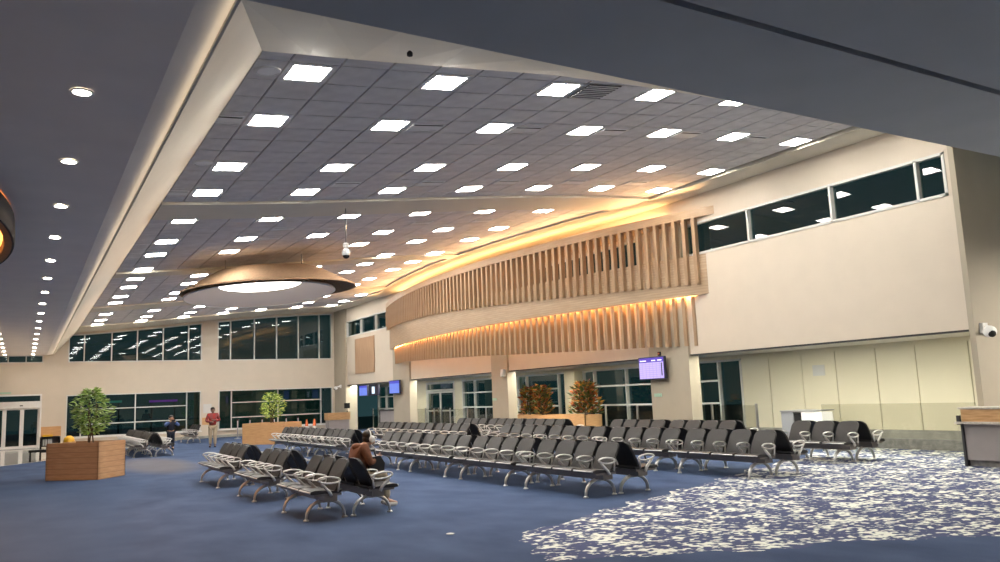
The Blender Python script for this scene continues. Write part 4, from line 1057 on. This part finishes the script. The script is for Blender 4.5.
# ------------------------------------------------------------------ people
def skin(name, nodes, edges, m, parent=None, sub=2):
    names = list(nodes); idx = {n: i for i, n in enumerate(names)}
    me = bpy.data.meshes.new(name); me.from_pydata([nodes[n][:3] for n in names], [(idx[a], idx[b]) for a, b in edges], []); me.update()
    me.materials.append(MATS[m])
    o = link(name, me, parent)
    mod = o.modifiers.new('skin', 'SKIN'); mod.use_smooth_shade = True
    sv = me.skin_vertices[0].data
    for n in names:
        r = nodes[n][3]; sv[idx[n]].radius = (r, r)
    sv[0].use_root = True
    ss = o.modifiers.new('sub', 'SUBSURF'); ss.levels = sub; ss.render_levels = sub
    return o
def hand_nodes(nodes, edges, tagn, wr, d, side):
    """palm and five fingers. wr wrist, d forward direction, side unit vector across the palm (towards the thumb)"""
    w0 = Vector(wr); d = Vector(d).normalized(); s = Vector(side).normalized(); n = d.cross(s)
    p = w0+d*.05; nodes[tagn+'palm'] = (*p, .030); edges.append((tagn+'wr', tagn+'palm'))
    p2 = w0+d*.085; nodes[tagn+'kn'] = (*p2, .026); edges.append((tagn+'palm', tagn+'kn'))
    for k, (o, l) in enumerate(((.030, .062), (.010, .072), (-.010, .068), (-.030, .052))):
        a = p2+s*o+d*.012; b = a+d*l*.55-n*.012; c = a+d*l*.95-n*.035
        for j, q in enumerate((a, b, c)): nodes['%sf%d%d' % (tagn, k, j)] = (*q, (.0095, .009, .0075)[j])
        edges += [(tagn+'kn', '%sf%d0' % (tagn, k)), ('%sf%d0' % (tagn, k), '%sf%d1' % (tagn, k)), ('%sf%d1' % (tagn, k), '%sf%d2' % (tagn, k))]
    a = p+s*.035; b = a+s*.022+d*.025; c = b+d*.028-n*.01
    for j, q in enumerate((a, b, c)): nodes['%st%d' % (tagn, j)] = (*q, (.011, .010, .008)[j])
    edges += [(tagn+'palm', tagn+'t0'), (tagn+'t0', tagn+'t1'), (tagn+'t1', tagn+'t2')]
def person(label, loc, rz, J, top, legs, shoe, skinm, hairm='hair', torso_scale=1.0, longhair=False):
    """J: joints in local space, the figure faces local -Y"""
    root = thing('person', label, 'person', loc, rz)
    V = {k: Vector(v) for k, v in J.items()}
    nodes = {}; edges = []
    def N(n, p, r): nodes[n] = (*p, r)
    N('pel', V['pel'], .12); sp = V['pel'].lerp(V['chest'], .5); N('sp', sp, .115); N('chest', V['chest'], .125)
    N('neck', V['neck'], .05); h = V['head']; nd = V.get('face', Vector((0, -1, 0))).normalized()
    N('jaw', h-Vector((0, 0, .055))+nd*.02, .062); N('mid', h+Vector((0, 0, .01)), .088); N('crown', h+Vector((0, 0, .07))-nd*.01, .068)
    edges += [('pel', 'sp'), ('sp', 'chest'), ('chest', 'neck'), ('neck', 'jaw'), ('jaw', 'mid'), ('mid', 'crown')]
    for s in 'LR':
        N(s+'sh', V[s+'sh'], .055); N(s+'el', V[s+'el'], .042); N(s+'wr', V[s+'wr'], .027)
        edges += [('chest', s+'sh'), (s+'sh', s+'el'), (s+'el', s+'wr')]
        d = V[s+'wr']-V[s+'el']; sd = V.get(s+'thumb', Vector((-1 if s == 'L' else 1, -.2, 0)))
        hand_nodes(nodes, edges, s, V[s+'wr'], d, sd-d.normalized()*sd.dot(d.normalized()))
        N(s+'hip', V[s+'hip'], .085); N(s+'kn_', V[s+'kn'], .056); N(s+'an', V[s+'an'], .038); N(s+'toe', V[s+'toe'], .034)
        edges += [('pel', s+'hip'), (s+'hip', s+'kn_'), (s+'kn_', s+'an'), (s+'an', s+'toe')]
    body = skin('body', nodes, edges, skinm, root)
    T_ = torso_scale
    cn = {}; ce = []
    def Nc(n, p, r): cn[n] = (*p, r)
    Nc('pel', V['pel']+Vector((0, 0, -.02)), .148*T_); Nc('sp', sp, .150*T_); Nc('chest', V['chest'], .160*T_); Nc('col', V['chest'].lerp(V['neck'], .75), .075)
    ce += [('pel', 'sp'), ('sp', 'chest'), ('chest', 'col')]
    for s in 'LR':
        Nc(s+'sh', V[s+'sh'], .080*T_); Nc(s+'el', V[s+'el'], .062); Nc(s+'wr', V[s+'wr'].lerp(V[s+'el'], .08), .045)
        ce += [('chest', s+'sh'), (s+'sh', s+'el'), (s+'el', s+'wr')]
    skin('jacket', cn, ce, top, body)
    tn = {'pel': (*V['pel'], .145)}; te = []
    for s in 'LR':
        tn[s+'hip'] = (*V[s+'hip'], .108); tn[s+'kn'] = (*V[s+'kn'], .078); tn[s+'an'] = (*(V[s+'an']+Vector((0, 0, .03))), .062)
        te += [('pel', s+'hip'), (s+'hip', s+'kn'), (s+'kn', s+'an')]
    skin('trousers', tn, te, legs, body)
    for s in 'LR':
        a, b = V[s+'an'], V[s+'toe']; back = (a-b); back.z = 0; back.normalize()
        skin('shoe', {'a': (*(a+Vector((0, 0, .0))), .05), 'h': (*(Vector((a.x, a.y, b.z+.005))+back*.03), .045), 'm': (*(Vector((a.x, a.y, b.z)).lerp(b, .6)), .045), 't': (*b, .04)}, [('a', 'h'), ('h', 'm'), ('m', 't')], shoe, body)
    # hair cap, eyes, nose, mouth, ears
    side = nd.cross(Vector((0, 0, 1)))
    hm = MB().ball(h+Vector((0, 0, .055))-nd*.025, (.098, .098, .085), 8, 14)
    if longhair: hm.ball(h-Vector((0, 0, .06))-nd*.06, (.075, .075, .12), 8, 12)
    else: hm.ball(h-Vector((0, 0, .01))-nd*.04, (.085, .085, .075), 8, 12)
    hm.build('hair', hairm, body)
    f = MB()
    MB().ball(h+nd*.092-Vector((0, 0, .015)), (.014, .014, .02), 5, 8).build('nose', skinm, body)
    for q in (-1, 1):
        MB().ball(h+nd*.078+side*.032*q+Vector((0, 0, .012)), .011, 5, 8).build('eye', 'hair', body)
        MB().ball(h+side*.088*q-Vector((0, 0, .0)), (.014, .02, .028), 5, 8).build('ear', skinm, body)
    MB().ball(h+nd*.075-Vector((0, 0, .055)), (.024, .012, .007), 5, 8).build('mouth', 'brown_cloth', body)
    return root, body
def stand(h, **kw):
    s = h/1.71
    J = dict(pel=(0, 0, .93), chest=(0, 0, 1.28), neck=(0, -.005, 1.46), head=(0, -.02, 1.59), Lsh=(.19, 0, 1.39), Rsh=(-.19, 0, 1.39), Lel=(.24, .02, 1.12), Rel=(-.24, .02, 1.12), Lwr=(.22, -.1, .90), Rwr=(-.22, -.1, .90),
             Lhip=(.09, 0, .86), Rhip=(-.09, 0, .86), Lkn=(.10, -.02, .48), Rkn=(-.10, -.02, .48), Lan=(.10, .02, .085), Ran=(-.10, .02, .085), Ltoe=(.12, -.13, .04), Rtoe=(-.12, -.13, .04))
    J.update(kw)
    return {k: tuple(c*s for c in v) if k not in ('face', 'Lthumb', 'Rthumb') else v for k, v in J.items()}
person('standing person in a red plaid jacket and khaki trousers near the far windows', (7.2, 37.2, 0), -.25,
       stand(1.71, Lel=(.27, -.04, 1.13), Lwr=(.08, -.26, 1.16), Rel=(-.27, -.02, 1.12), Rwr=(-.06, -.25, 1.10), Lkn=(.10, -.06, .48), Lan=(.10, -.02, .085), Ltoe=(.12, -.17, .04), Ran=(-.10, .10, .085), Rtoe=(-.12, -.05, .04), face=(.25, -1, -.05)),
       'plaid', 'khaki', 'bag_black', 'skin_dark', torso_scale=1.12)
pr, pb = person('person in navy with blue sleeves raising a phone behind the far bench', (5.55, 37.6, 0), .1,
       stand(1.42, Lel=(.33, -.20, 1.22), Lwr=(.10, -.34, 1.44), Rel=(-.33, -.20, 1.22), Rwr=(-.10, -.34, 1.44), face=(0, -1, 0)),
       'navy', 'navy', 'bag_black', 'skin')
for s in (-1, 1):
    q = 1.42/1.71
    skin('sleeve', {'a': (s*.20*q, -.03, 1.38*q, .075), 'b': (s*.335*q, -.20*q, 1.22*q, .068), 'c': (s*.13*q, -.325*q, 1.41*q, .05)}, [('a', 'b'), ('b', 'c')], 'blue_shirt', pb)
ph = MB().box((-.075, -.006, -.038), (.075, .006, .038)).build('phone', 'black'); ph.location = (5.555+.04, 37.6-.345, 1.225); ph.rotation_euler = (0, 0, .1); tag(ph, 'black phone held up by the person in navy', 'phone')
# seated person on the right-hand side of the near left cluster, facing +X
JS = dict(pel=(0, 0, .56), chest=(0, -.08, .88), neck=(0, -.15, 1.03), head=(0, -.245, 1.115), Lsh=(.18, -.09, .975), Rsh=(-.18, -.09, .975), Lel=(.25, -.16, .73), Rel=(-.25, -.16, .73), Lwr=(.09, -.33, .80), Rwr=(-.09, -.33, .80),
          Lhip=(.10, -.05, .54), Rhip=(-.10, -.05, .54), Lkn=(.11, -.46, .54), Rkn=(-.11, -.46, .54), Lan=(.10, -.52, .10), Ran=(-.10, -.50, .10), Ltoe=(.11, -.70, .045), Rtoe=(-.11, -.68, .045), face=(0, -1, -.45))
sp_, sb_ = person('seated person in a brown jacket wearing white headphones, on the near left bench', (4.74, 12.86, 0), PI/2, JS, 'brown_cloth', 'khaki', 'shoe_white', 'skin', torso_scale=1.2, longhair=False)
tb = MB().tube([(-.16, -.14, .97), (-.12, -.03, 1.0), (0, .0, 1.0), (.12, -.03, 1.0), (.16, -.14, .97)], [.035, .05, .055, .05, .035], 8); tb.build('hood', 'brown_cloth', sb_)
hp = thing('headphones', 'white over-ear headphones on the seated person', 'headphones', (4.74, 12.86, 0), PI/2)
MB().tube([(.105*math.cos(a), -.235, 1.135+.125*math.sin(a)) for a in [PI*i/12 for i in range(13)]], .013, 6).build('headband', 'white', hp)
for s in (-1, 1): MB().ball((s*.108, -.25, 1.115), (.03, .05, .06), 6, 12).build('ear_cup', 'white', hp)
bg = thing('shoulder_bag', 'black bag on the lap of the seated person', 'bag', (4.74, 12.86, 0), PI/2)
b = MB().prism([(-.42, .60), (-.19, .60), (-.17, .70), (-.22, .83), (-.36, .84), (-.43, .72)], 0, -.20, .20).build('body', 'bag_black', bg)
MB().tube([(-.14, -.30, .82), (-.10, -.29, .93), (.10, -.29, .93), (.14, -.30, .82)], .014, 6).build('strap', 'bag_black', bg)
tag(MB().lathe([(.05, 0), (.055, .006), (.03, .012)], (0, 0, 0), 14).build('floor_outlet', 'paper'), 'small white disc lying on the blue carpet in the foreground', 'floor disc').location = (4.82, 9.64, 0)
